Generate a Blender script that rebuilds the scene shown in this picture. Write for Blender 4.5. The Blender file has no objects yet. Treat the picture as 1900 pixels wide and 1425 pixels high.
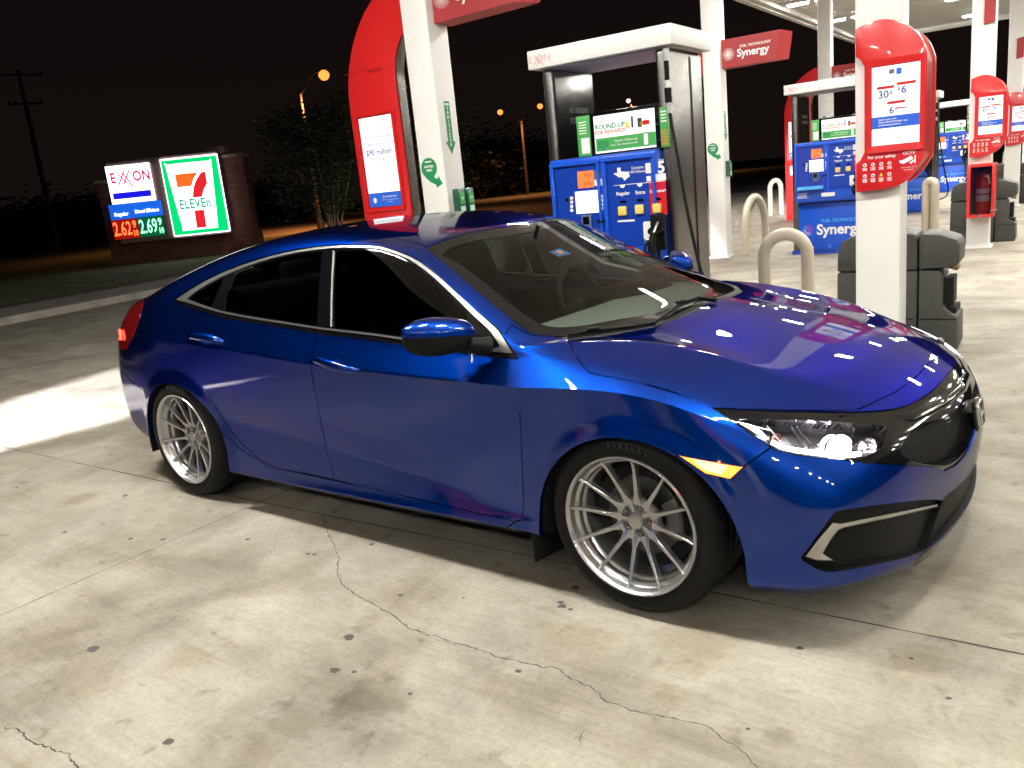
import bpy, bmesh, math, random
import numpy as np
from mathutils import Vector, Matrix
SC = bpy.context.scene
COL = SC.collection
R = math.radians
random.seed(7)
# ------------------------------------------------------------------ camera
CAMP = (1.35124, -3.09608, 1.46803); YAW, PITCH, ROLL, FPX = -0.67891, 0.23603, -0.10288, 1544.84
def cam_axes():
    cy, sy = math.cos(YAW), math.sin(YAW); cp, sp = math.cos(PITCH), math.sin(PITCH)
    f = Vector((sy*cp, cy*cp, -sp)); r0 = Vector((cy, -sy, 0)); u0 = r0.cross(f)
    cr, sr = math.cos(ROLL), math.sin(ROLL)
    return cr*r0 + sr*u0, -sr*r0 + cr*u0, f
CR_, CU_, CF_ = cam_axes()
CC = Vector(CAMP)
cd = bpy.data.cameras.new('camera'); cam = bpy.data.objects.new('camera', cd); COL.objects.link(cam)
cd.sensor_width = 36; cd.lens = FPX/1900*36; cd.clip_start = .05; cd.clip_end = 2000
cam.matrix_world = Matrix(((CR_.x, CU_.x, -CF_.x, CC.x), (CR_.y, CU_.y, -CF_.y, CC.y), (CR_.z, CU_.z, -CF_.z, CC.z), (0, 0, 0, 1)))
SC.camera = cam
def ray(px, py): return CF_ + (px-950)/FPX*CR_ - (py-712.5)/FPX*CU_
def onY(px, py, Y): d = ray(px, py); return CC + d*((Y-CC.y)/d.y)
def onZ(px, py, Z=0.): d = ray(px, py); return CC + d*((Z-CC.z)/d.z)
# ------------------------------------------------------------------ sky, exposure
W = bpy.data.worlds.new('World'); SC.world = W; W.use_nodes = True
def _world():
    nt = W.node_tree; nt.nodes.clear()
    o = nt.nodes.new('ShaderNodeOutputWorld'); b = nt.nodes.new('ShaderNodeBackground')
    tc = nt.nodes.new('ShaderNodeTexCoord'); sp = nt.nodes.new('ShaderNodeSeparateXYZ'); cr = nt.nodes.new('ShaderNodeValToRGB')
    nt.links.new(tc.outputs['Generated'], sp.inputs[0]); nt.links.new(sp.outputs['Z'], cr.inputs[0])
    e = cr.color_ramp.elements
    e[0].position = 0.0; e[0].color = (.0075, .0045, .0038, 1)
    e[1].position = .5; e[1].color = (.0030, .0026, .0030, 1)
    nt.links.new(cr.outputs[0], b.inputs[0]); b.inputs[1].default_value = 1.0
    nt.links.new(b.outputs[0], o.inputs[0])
_world()
SC.view_settings.view_transform = 'Standard'; SC.view_settings.look = 'None'; SC.view_settings.gamma = 1
SC.view_settings.exposure = 0.0; SC.view_settings.use_curve_mapping = False
SC.render.engine = 'CYCLES'
SC.cycles.max_bounces = 8; SC.cycles.glossy_bounces = 5; SC.cycles.transmission_bounces = 8; SC.cycles.transparent_max_bounces = 10
SC.cycles.sample_clamp_indirect = 6.0; SC.cycles.use_denoising = True; SC.cycles.caustics_reflective = False; SC.cycles.caustics_refractive = False
# ------------------------------------------------------------------ materials
def mat(name, col=(.8, .8, .8), rough=.5, metal=0., coat=0., coatr=.03, emit=None, es=0., trans=0., ior=1.5, alpha=1., spec=.5):
    m = bpy.data.materials.new(name); m.use_nodes = True
    b = m.node_tree.nodes['Principled BSDF']; I = b.inputs
    I['Base Color'].default_value = (*col, 1); I['Roughness'].default_value = rough; I['Metallic'].default_value = metal
    I['Coat Weight'].default_value = coat; I['Coat Roughness'].default_value = coatr
    I['Transmission Weight'].default_value = trans; I['IOR'].default_value = ior; I['Alpha'].default_value = alpha
    I['Specular IOR Level'].default_value = spec
    if emit: I['Emission Color'].default_value = (*emit, 1); I['Emission Strength'].default_value = es
    return m
def N(m, typ, **kw):
    n = m.node_tree.nodes.new(typ)
    for k, v in kw.items():
        if k.startswith('i_'):
            key = k[2:]; key = int(key) if key.isdigit() else key.replace('_', ' ')
            n.inputs[key].default_value = v
        else: setattr(n, k, v)
    return n
def L(m, a, b): m.node_tree.links.new(a, b)
def BS(m): return m.node_tree.nodes['Principled BSDF']
def ramp(m, stops, src=None):
    n = m.node_tree.nodes.new('ShaderNodeValToRGB'); e = n.color_ramp.elements
    while len(e) < len(stops): e.new(.5)
    for q, (p, c) in zip(e, stops): q.position = p; q.color = (*c, 1) if len(c) == 3 else c
    if src: L(m, src, n.inputs[0])
    return n
def noisy(m, scale=5., amt=.3, bump=0., bscale=40., coord='Object', rough_amt=0.):
    """break up a flat colour and surface with procedural noise"""
    b = BS(m); tc = N(m, 'ShaderNodeTexCoord')
    n = N(m, 'ShaderNodeTexNoise', i_Scale=scale, i_Detail=6., i_Roughness=.6); L(m, tc.outputs[coord], n.inputs['Vector'])
    c = tuple(b.inputs['Base Color'].default_value)[:3]
    r = ramp(m, [(.3, tuple(x*(1-amt) for x in c)), (.7, tuple(min(1, x*(1+amt)) for x in c))], n.outputs['Fac'])
    L(m, r.outputs[0], b.inputs['Base Color'])
    if rough_amt:
        r0 = b.inputs['Roughness'].default_value
        mr = N(m, 'ShaderNodeMapRange'); mr.inputs['To Min'].default_value = max(0, r0-rough_amt); mr.inputs['To Max'].default_value = min(1, r0+rough_amt)
        L(m, n.outputs['Fac'], mr.inputs[0]); L(m, mr.outputs[0], b.inputs['Roughness'])
    if bump:
        n2 = N(m, 'ShaderNodeTexNoise', i_Scale=bscale, i_Detail=4.); L(m, tc.outputs[coord], n2.inputs['Vector'])
        bp = N(m, 'ShaderNodeBump', i_Strength=bump, i_Distance=.01); L(m, n2.outputs['Fac'], bp.inputs['Height']); L(m, bp.outputs[0], b.inputs['Normal'])
    return m
# ------------------------------------------------------------------ object helpers
def obj(name, bm, m, parent=None, smooth=None, label=None):
    me = bpy.data.meshes.new(name); bm.to_mesh(me); bm.free()
    if m is not None:
        for x in (m if isinstance(m, (list, tuple)) else [m]): me.materials.append(x)
    o = bpy.data.objects.new(name, me); COL.objects.link(o)
    if smooth is not None: shade(o, smooth)
    if parent is not None: o.parent = parent
    if label: o['label'] = label
    return o
def shade(o, ang=35):
    me = o.data
    for p in me.polygons: p.use_smooth = True
    if ang < 180:
        bm = bmesh.new(); bm.from_mesh(me); lim = R(ang)
        for e in bm.edges:
            if len(e.link_faces) == 2 and e.calc_face_angle(0) > lim: e.smooth = False
        bm.to_mesh(me); bm.free()
def thing(name, label, cat, loc=(0, 0, 0), rz=0., group=None):
    o = bpy.data.objects.new(name, None); COL.objects.link(o); o.empty_display_size = .1
    o.location = loc; o.rotation_euler = (0, 0, rz); return tag(o, label, cat, group)
def tag(o, label, cat, group=None):
    o['label'] = label; o['category'] = cat
    if group: o['group'] = group
    return o
def struct(o): o['kind'] = 'structure'; return o
def dup(root, label, loc=None, rz=None, group=None):
    r = root.copy(); COL.objects.link(r); r['label'] = label
    if loc is not None: r.location = loc
    if rz is not None: r.rotation_euler = (0, 0, rz)
    if group: r['group'] = group
    def rec(a, b):
        for ch in list(a.children):
            c = ch.copy(); COL.objects.link(c); c.parent = b; rec(ch, c)
    rec(root, r); return r
def bx(bm, c, s, rz=0., bev=0., seg=2, mi=0, M=None):
    """box centred at c, full size s"""
    t = bmesh.new(); bmesh.ops.create_cube(t, size=1.)
    bmesh.ops.scale(t, vec=s, verts=t.verts)
    if bev: bmesh.ops.bevel(t, geom=list(t.edges), offset=bev, segments=seg, affect='EDGES', profile=.5)
    mtx = Matrix.Translation(c) @ Matrix.Rotation(rz, 4, 'Z')
    if M is not None: mtx = mtx @ M
    bmesh.ops.transform(t, matrix=mtx, verts=t.verts)
    join(bm, t, mi)
def join(bm, t, mi=0, M=None):
    vm = {}
    for v in t.verts: vm[v] = bm.verts.new(M @ v.co if M is not None else v.co)
    for f in t.faces:
        try: nf = bm.faces.new([vm[v] for v in f.verts]); nf.material_index = f.material_index or mi; nf.smooth = f.smooth
        except ValueError: pass
    t.free()
def prism(bm, pts, y0, y1, mi=0, M=None, axis='Y', bev=0.):
    """extrude the 2-D outline pts (x,z) from y0 to y1"""
    t = bmesh.new()
    P = (lambda a, b, h: (a, h, b)) if axis == 'Y' else ((lambda a, b, h: (a, b, h)) if axis == 'Z' else (lambda a, b, h: (h, a, b)))
    A = [t.verts.new(P(a, b, y0)) for a, b in pts]; B = [t.verts.new(P(a, b, y1)) for a, b in pts]
    t.faces.new(A[::-1]); t.faces.new(B); n = len(pts)
    for i in range(n): t.faces.new((A[i], A[(i+1) % n], B[(i+1) % n], B[i]))
    bmesh.ops.recalc_face_normals(t, faces=t.faces)
    if bev: bmesh.ops.bevel(t, geom=list(t.edges), offset=bev, segments=2, affect='EDGES', profile=.5)
    join(bm, t, mi, M)
def tube(bm, pts, r, n=10, closed=False, cap=True, mi=0):
    pts = [Vector(p) for p in pts]; rr = r if isinstance(r, (list, tuple)) else [r]*len(pts)
    k = len(pts); rings = []; up = None
    for i, p in enumerate(pts):
        a = pts[(i-1) % k] if (closed or i) else p; b = pts[(i+1) % k] if (closed or i < k-1) else p
        d = (b-a).normalized()
        if up is None: up = Vector((0, 0, 1)) if abs(d.z) < .9 else Vector((1, 0, 0))
        x = up.cross(d)
        if x.length < 1e-4: x = Vector((1, 0, 0)).cross(d)
        x.normalize(); up = d.cross(x)
        rings.append([bm.verts.new(p + rr[i]*(math.cos(2*math.pi*j/n)*x + math.sin(2*math.pi*j/n)*up)) for j in range(n)])
    m = k if closed else k-1
    for i in range(m):
        A, B = rings[i], rings[(i+1) % k]
        for j in range(n):
            f = bm.faces.new((A[j], A[(j+1) % n], B[(j+1) % n], B[j])); f.smooth = True; f.material_index = mi
    if cap and not closed:
        f = bm.faces.new(rings[0][::-1]); f.material_index = mi; f = bm.faces.new(rings[-1]); f.material_index = mi
def lathe(bm, prof, n=48, axis='Y', mi=0, M=None, closed=False):
    """prof: (radius, height) pairs"""
    t = bmesh.new(); rings = []
    for (r, h) in prof:
        ring = []
        for j in range(n):
            a = 2*math.pi*j/n; c, s = r*math.cos(a), r*math.sin(a)
            ring.append(t.verts.new((c, h, s) if axis == 'Y' else (c, s, h)))
        rings.append(ring)
    m = len(rings) if closed else len(rings)-1
    for i in range(m):
        A, B = rings[i], rings[(i+1) % len(rings)]
        for j in range(n):
            try: f = t.faces.new((A[j], A[(j+1) % n], B[(j+1) % n], B[j])); f.smooth = True
            except ValueError: pass
    bmesh.ops.remove_doubles(t, verts=t.verts, dist=1e-6)
    bmesh.ops.recalc_face_normals(t, faces=t.faces)
    join(bm, t, mi, M)
def text_bm(bm, s, size, M, mi=0, align='CENTER', ext=.0, sx=1., shear=0., bold=0., space=1.):
    """letters as real flat geometry: text -> mesh in the local XZ plane (front = -Y)"""
    c = bpy.data.curves.new('lettering', 'FONT'); c.body = s; c.size = size; c.align_x = align; c.align_y = 'CENTER'
    c.extrude = ext; c.resolution_u = 3; c.shear = shear; c.offset = bold; c.space_character = space
    o = bpy.data.objects.new('lettering', c); COL.objects.link(o)
    dg = bpy.context.evaluated_depsgraph_get(); me = bpy.data.meshes.new_from_object(o.evaluated_get(dg))
    bpy.data.objects.remove(o); bpy.data.curves.remove(c)
    t = bmesh.new(); t.from_mesh(me); bpy.data.meshes.remove(me)
    bmesh.ops.transform(t, matrix=M @ Matrix.Rotation(R(90), 4, 'X') @ Matrix.Diagonal((sx, 1, 1, 1)), verts=t.verts)
    for f in t.faces: f.material_index = mi
    join(bm, t, mi)
def T(x, y, z, rz=0.): return Matrix.Translation((x, y, z)) @ Matrix.Rotation(rz, 4, 'Z')
def rect(bm, x0, x1, z0, z1, y, mi=0, M=None):
    P = [Vector(p) for p in ((x0, y, z0), (x1, y, z0), (x1, y, z1), (x0, y, z1))]
    f = bm.faces.new([bm.verts.new(M @ p if M is not None else p) for p in P]); f.material_index = mi
def rrect(w, h, r, n=5, cx=0., cz=0.):
    o = []
    for (sx, sz, a0) in ((1, 1, 0), (-1, 1, 90), (-1, -1, 180), (1, -1, 270)):
        for i in range(n+1):
            a = R(a0+90*i/n); o.append((cx+sx*(w/2-r)+r*math.cos(a), cz+sz*(h/2-r)+r*math.sin(a)))
    return o
def flat(bm, pts, y, mi=0, M=None):
    P = [Vector((a, y, b)) for a, b in pts]
    f = bm.faces.new([bm.verts.new(M @ p if M is not None else p) for p in P]); f.material_index = mi
    if f.normal.y > 0 or True:
        f.normal_update()
# ================================================================== CAR BODY SURFACE
# one half (y<0) as a control cage: columns run from the rear corner to the front corner, rows from sill to roof centre
LOW = {  # rows r0..r7 bottom -> belt / fender top ; one list per column (x, y, z)
}
cols_low = [
 [(-3.37,-0.74,0.25),(-3.41,-0.775,0.3),(-3.435,-0.79,0.4),(-3.445,-0.79,0.55),(-3.445,-0.778,0.68),(-3.45,-0.75,0.8),(-3.44,-0.71,0.9),(-3.4,-0.655,0.985)],
 [(-3.22,-0.785,0.235),(-3.24,-0.82,0.29),(-3.25,-0.835,0.4),(-3.25,-0.84,0.54),(-3.25,-0.838,0.66),(-3.25,-0.82,0.77),(-3.25,-0.79,0.885),(-3.23,-0.715,0.998)],
 [(-2.98,-0.81,0.225),(-2.98,-0.86,0.27),(-2.98,-0.875,0.36),(-2.98,-0.882,0.49),(-2.98,-0.882,0.61),(-2.97,-0.868,0.74),(-2.96,-0.852,0.87),(-2.95,-0.765,1.03)],
 [(-2.7,-0.83,0.2),(-2.7,-0.875,0.245),(-2.7,-0.888,0.33),(-2.7,-0.895,0.45),(-2.7,-0.895,0.585),(-2.7,-0.882,0.72),(-2.7,-0.869,0.865),(-2.69,-0.785,1.035)],
 [(-2.35,-0.835,0.165),(-2.35,-0.888,0.205),(-2.35,-0.885,0.27),(-2.35,-0.868,0.47),(-2.35,-0.888,0.575),(-2.35,-0.884,0.71),(-2.35,-0.875,0.845),(-2.34,-0.805,0.995)],
 [(-1.95,-0.835,0.165),(-1.95,-0.888,0.205),(-1.95,-0.878,0.27),(-1.95,-0.86,0.445),(-1.95,-0.882,0.5650000000000001),(-1.95,-0.884,0.7),(-1.95,-0.879,0.825),(-1.94,-0.812,0.955)],
 [(-1.5,-0.835,0.17),(-1.5,-0.888,0.21),(-1.5,-0.875,0.27),(-1.5,-0.857,0.41),(-1.5,-0.88,0.56),(-1.5,-0.884,0.69),(-1.5,-0.883,0.795),(-1.5,-0.815,0.918)],
 [(-1.15,-0.835,0.175),(-1.15,-0.888,0.215),(-1.15,-0.875,0.27),(-1.15,-0.857,0.38),(-1.15,-0.88,0.56),(-1.15,-0.884,0.69),(-1.15,-0.885,0.788),(-1.17,-0.815,0.9)],
 [(-0.88,-0.835,0.18),(-0.88,-0.888,0.22),(-0.88,-0.876,0.27),(-0.88,-0.859,0.355),(-0.88,-0.88,0.56),(-0.88,-0.884,0.685),(-0.88,-0.887,0.782),(-0.9,-0.815,0.886)],
 [(-0.64,-0.835,0.185),(-0.64,-0.888,0.225),(-0.64,-0.878,0.275),(-0.64,-0.865,0.33),(-0.64,-0.881,0.56),(-0.64,-0.884,0.68),(-0.64,-0.889,0.778),(-0.66,-0.817,0.875)],
 [(-0.4,-0.84,0.19),(-0.4,-0.888,0.23),(-0.4,-0.882,0.275),(-0.4,-0.875,0.315),(-0.4,-0.884,0.56),(-0.4,-0.885,0.68),(-0.4,-0.891,0.775),(-0.43,-0.82,0.865)],
 [(-0.15,-0.84,0.2),(-0.15,-0.885,0.24),(-0.15,-0.892,0.3),(-0.15,-0.895,0.4),(-0.15,-0.898,0.55),(-0.15,-0.894,0.69),(-0.15,-0.896,0.79),(-0.17,-0.835,0.838)],
 [(0.12,-0.84,0.19),(0.12,-0.88,0.235),(0.12,-0.89,0.3),(0.12,-0.895,0.41),(0.12,-0.898,0.55),(0.12,-0.892,0.685),(0.12,-0.887,0.775),(0.11,-0.825,0.808)],
 [(0.36,-0.845,0.175),(0.36,-0.882,0.215),(0.36,-0.886,0.3),(0.36,-0.888,0.42),(0.36,-0.884,0.53),(0.355,-0.872,0.625),(0.34,-0.846,0.698),(0.325,-0.795,0.738)],
 [(0.53,-0.825,0.178),(0.55,-0.855,0.218),(0.555,-0.862,0.3),(0.555,-0.865,0.41),(0.55,-0.855,0.5),(0.53,-0.832,0.59),(0.5,-0.8,0.655),(0.455,-0.765,0.705)],
]
# rows r0..r7 at the wraps, five columns from corner towards the centre line
wrap_rear = [
 [(-3.50,-.62,.25),(-3.53,-.64,.30),(-3.565,-.65,.40),(-3.58,-.65,.55),(-3.58,-.64,.68),(-3.575,-.62,.80),(-3.55,-.59,.90),(-3.51,-.55,1.0)],
 [(-3.60,-.46,.25),(-3.63,-.47,.30),(-3.66,-.48,.40),(-3.675,-.48,.55),(-3.68,-.47,.68),(-3.665,-.46,.80),(-3.63,-.44,.90),(-3.58,-.41,1.015)],
 [(-3.63,-.30,.26),(-3.66,-.31,.31),(-3.70,-.31,.40),(-3.71,-.32,.55),(-3.71,-.31,.68),(-3.69,-.30,.80),(-3.66,-.29,.90),(-3.615,-.27,1.02)],
 [(-3.65,-.15,.26),(-3.68,-.15,.31),(-3.715,-.15,.40),(-3.73,-.16,.55),(-3.72,-.15,.68),(-3.70,-.15,.80),(-3.675,-.15,.90),(-3.635,-.14,1.023)],
 [(-3.65,0,.26),(-3.685,0,.31),(-3.72,0,.40),(-3.735,0,.55),(-3.725,0,.68),(-3.705,0,.80),(-3.68,0,.90),(-3.64,0,1.025)],
]
wrap_front = [
 [(.65,-.75,.19),(.68,-.77,.225),(.685,-.78,.30),(.685,-.775,.41),(.68,-.76,.495),(.655,-.735,.585),(.615,-.71,.655),(.53,-.672,.702)],
 [(.74,-.60,.18),(.765,-.61,.22),(.77,-.615,.30),(.77,-.61,.41),(.77,-.600,.495),(.75,-.578,.575),(.71,-.558,.635),(.628,-.532,.686)],
 [(.80,-.40,.155),(.815,-.41,.20),(.81,-.41,.30),(.82,-.41,.41),(.825,-.40,.495),(.81,-.39,.565),(.78,-.38,.615),(.728,-.37,.665)],
 [(.82,-.20,.155),(.845,-.20,.20),(.850,-.20,.30),(.862,-.20,.41),(.870,-.20,.495),(.858,-.20,.565),(.830,-.19,.618),(.778,-.185,.668)],
 [(.83,0,.155),(.855,0,.20),(.865,0,.30),(.878,0,.41),(.886,0,.495),(.876,0,.565),(.848,0,.620),(.795,0,.672)],
]
# rows u1..u5 above the belt for columns c1..c13
cols_up = [
 [(-3.28,-.62,1.035),(-3.30,-.52,1.05),(-3.33,-.40,1.055),(-3.35,-.20,1.06),(-3.36,0,1.062)],
 [(-2.96,-.715,1.085),(-2.98,-.640,1.12),(-3.01,-.52,1.135),(-3.05,-.27,1.135),(-3.07,0,1.135)],
 [(-2.67,-.745,1.10),(-2.66,-.675,1.165),(-2.66,-.56,1.222),(-2.68,-.30,1.24),(-2.70,0,1.245)],
 [(-2.33,-.765,1.09),(-2.31,-.685,1.200),(-2.30,-.575,1.285),(-2.28,-.30,1.315),(-2.28,0,1.325)],
 [(-1.94,-.758,1.095),(-1.94,-.670,1.248),(-1.94,-.565,1.322),(-1.94,-.30,1.347),(-1.94,0,1.357)],
 [(-1.50,-.755,1.09),(-1.50,-.658,1.266),(-1.50,-.560,1.324),(-1.48,-.30,1.347),(-1.47,0,1.357)],
 [(-1.18,-.760,1.07),(-1.18,-.662,1.238),(-1.095,-.565,1.250),(-1.04,-.30,1.280),(-1.02,0,1.290)],
 [(-.91,-.775,1.00),(-.91,-.70,1.120),(-.855,-.622,1.132),(-.80,-.33,1.168),(-.775,0,1.180)],
 [(-.67,-.795,.940),(-.67,-.748,.998),(-.625,-.680,1.013),(-.53,-.38,1.048),(-.49,0,1.060)],
 [(-.45,-.812,.885),(-.46,-.798,.903),(-.41,-.740,.912),(-.25,-.44,.930),(-.18,0,.936)],
 [(-.15,-.765,.866),(-.11,-.635,.901),(-.09,-.50,.893),(-.04,-.27,.905),(0,0,.910)],
 [(.13,-.745,.829),(.15,-.590,.861),(.16,-.46,.850),(.18,-.24,.865),(.20,0,.872)],
 [(.36,-.700,.752),(.42,-.555,.783),(.48,-.43,.778),(.54,-.22,.783),(.56,0,.785)],
]
NR = 8
def build_cage(adj=None):
    """returns verts, faces, creases for the half body"""
    V = []; idx = {}
    def add(key, p): idx[key] = len(V); V.append(Vector(p))
    nc = len(cols_low)
    for c in range(nc):
        for r in range(NR): add((c, r), cols_low[c][r])
    for w in range(5):
        for r in range(NR): add((-1-w, r), wrap_rear[w][r]); add((nc+w, r), wrap_front[w][r])
    for c in range(1, nc-1):
        for k in range(5): add((c, NR+k), cols_up[c-1][k])
    for k in range(5):
        idx[(0, NR+k)] = idx[(-1-k, NR-1)]; idx[(nc-1, NR+k)] = idx[(nc+k, NR-1)]
    F = []
    for c in range(-5, nc+4):
        for r in range(NR-1): F.append((idx[c, r], idx[c+1, r], idx[c+1, r+1], idx[c, r+1]))
    for c in range(0, nc-1):
        for k in range(-1, 4): F.append((idx[c, NR+k], idx[c+1, NR+k], idx[c+1, NR+k+1], idx[c, NR+k+1]))
    cre = {}
    def line(keys, w):
        for a, b in zip(keys, keys[1:]):
            e = tuple(sorted((idx[a], idx[b])))
            if e[0] != e[1]: cre[e] = max(cre.get(e, 0), w)
    line([(c, 6) for c in range(2, 14)], 1.)                       # shoulder crease
    line([(c, 1) for c in range(3, 12)], .8); line([(c, 3) for c in range(4, 10)], .6)
    line([(c, NR-1) for c in range(3, 11)], .35)                    # belt
    line([(c, NR+1) for c in range(3, 11)], .25)                    # drip line
    line([(10, NR+k) for k in range(-1, 5)], .75)                   # cowl
    line([(7, NR+k) for k in range(2, 5)], .55)                     # windshield header
    line([(c, NR+2) for c in range(7, 11)], .5)                     # windshield edge
    line([(c, NR+1) for c in range(10, 14)], .85)                   # bonnet ridge
    line([(-1-w, 7) for w in range(5)] + [], .6)                    # deck edge
    line([(c, 7) for c in range(14, 20)], .35)
    line([(c, 1) for c in range(13, 20)], .4)
    line([(2, NR+k) for k in range(2, 5)], .3)
    return V, F, cre
def subsurf(V, F, cre, lev):
    me = bpy.data.meshes.new('cage')
    # mirror across y = 0 so that the centre line is smooth
    n = len(V); mp = {}; V2 = list(V)
    for i, v in enumerate(V):
        if abs(v.y) < 1e-6: mp[i] = i
        else: mp[i] = len(V2); V2.append(Vector((v.x, -v.y, v.z)))
    F2 = [f for f in F] + [tuple(mp[i] for i in f[::-1]) for f in F]
    me.from_pydata(V2, [], F2); me.update()
    at = me.attributes.new('crease_edge', 'FLOAT', 'EDGE')
    for e in me.edges:
        k = tuple(sorted(e.vertices))
        w = cre.get(k)
        if w is None:
            inv = {b: a for a, b in mp.items()}
            if k[0] in inv and k[1] in inv: w = cre.get(tuple(sorted((inv[k[0]], inv[k[1]]))))
        at.data[e.index].value = w or 0.
    o = bpy.data.objects.new('cage', me); COL.objects.link(o)
    md = o.modifiers.new('s', 'SUBSURF'); md.levels = lev; md.render_levels = lev; md.boundary_smooth = 'PRESERVE_CORNERS'
    dg = bpy.context.evaluated_depsgraph_get(); r = bpy.data.meshes.new_from_object(o.evaluated_get(dg))
    bpy.data.objects.remove(o); bpy.data.meshes.remove(me)
    return r
def body_mesh(lev):
    V, F, cre = build_cage(); tgt = [v.copy() for v in V]
    for it in range(2):
        r = subsurf(V, F, cre, 3)
        for i in range(len(V)):
            d = tgt[i] - r.vertices[i].co
            V[i] = V[i] + d*(.75 if it == 0 else .5)
            if abs(tgt[i].y) < 1e-6: V[i].y = 0
        bpy.data.meshes.remove(r)
    return subsurf(V, F, cre, lev)
# ================================================================== CUTTING THE SHELL INTO PANELS
# outlines are laid on the half shell from one of three directions and cut exactly; the other side is the mirror image
def P_photo(co):
    d = co - CC; z = d.dot(CF_); return (950+FPX*d.dot(CR_)/z, 712.5-FPX*d.dot(CU_)/z)
def P_side(co): return (co.x, co.z)
def P_top(co): return (co.x, co.y)
def P_front(co): return (co.y, co.z)
PR = {'photo': P_photo, 'side': P_side, 'top': P_top, 'front': P_front}
def plane_for(kind, a, b):
    if kind == 'photo':
        d1, d2 = ray(*a), ray(*b); return CC, d1.cross(d2).normalized()
    if kind == 'side': p, q, v = Vector((a[0], 0, a[1])), Vector((b[0], 0, b[1])), Vector((0, 1, 0))
    if kind == 'top': p, q, v = Vector((a[0], a[1], 0)), Vector((b[0], b[1], 0)), Vector((0, 0, 1))
    if kind == 'front': p, q, v = Vector((0, a[0], a[1])), Vector((0, b[0], b[1])), Vector((1, 0, 0))
    return p, (q-p).cross(v).normalized()
def inside(p, poly):
    x, y = p; c = False; n = len(poly)
    for i in range(n):
        x1, y1 = poly[i]; x2, y2 = poly[i-1]
        if (y1 > y) != (y2 > y) and x < (x2-x1)*(y-y1)/(y2-y1)+x1: c = not c
    return c
def smooth_poly(pts, n=4, closed=True):
    """Catmull-Rom rounding of an outline; points given with a third value 1 stay sharp"""
    k = len(pts); out = []
    for i in range(k if closed else k-1):
        p0, p1, p2, p3 = pts[(i-1) % k], pts[i], pts[(i+1) % k], pts[(i+2) % k]
        if not closed and i == 0: p0 = p1
        if not closed and i == k-2: p3 = p2
        if len(p1) > 2: p0 = p1
        if len(p2) > 2: p3 = p2
        for j in range(n):
            t = j/n
            out.append(tuple(.5*((2*p1[c])+(-p0[c]+p2[c])*t+(2*p0[c]-5*p1[c]+4*p2[c]-p3[c])*t*t+(-p0[c]+3*p1[c]-3*p2[c]+p3[c])*t**3) for c in (0, 1)))
    if not closed: out.append(tuple(pts[-1][:2]))
    return out
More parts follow.
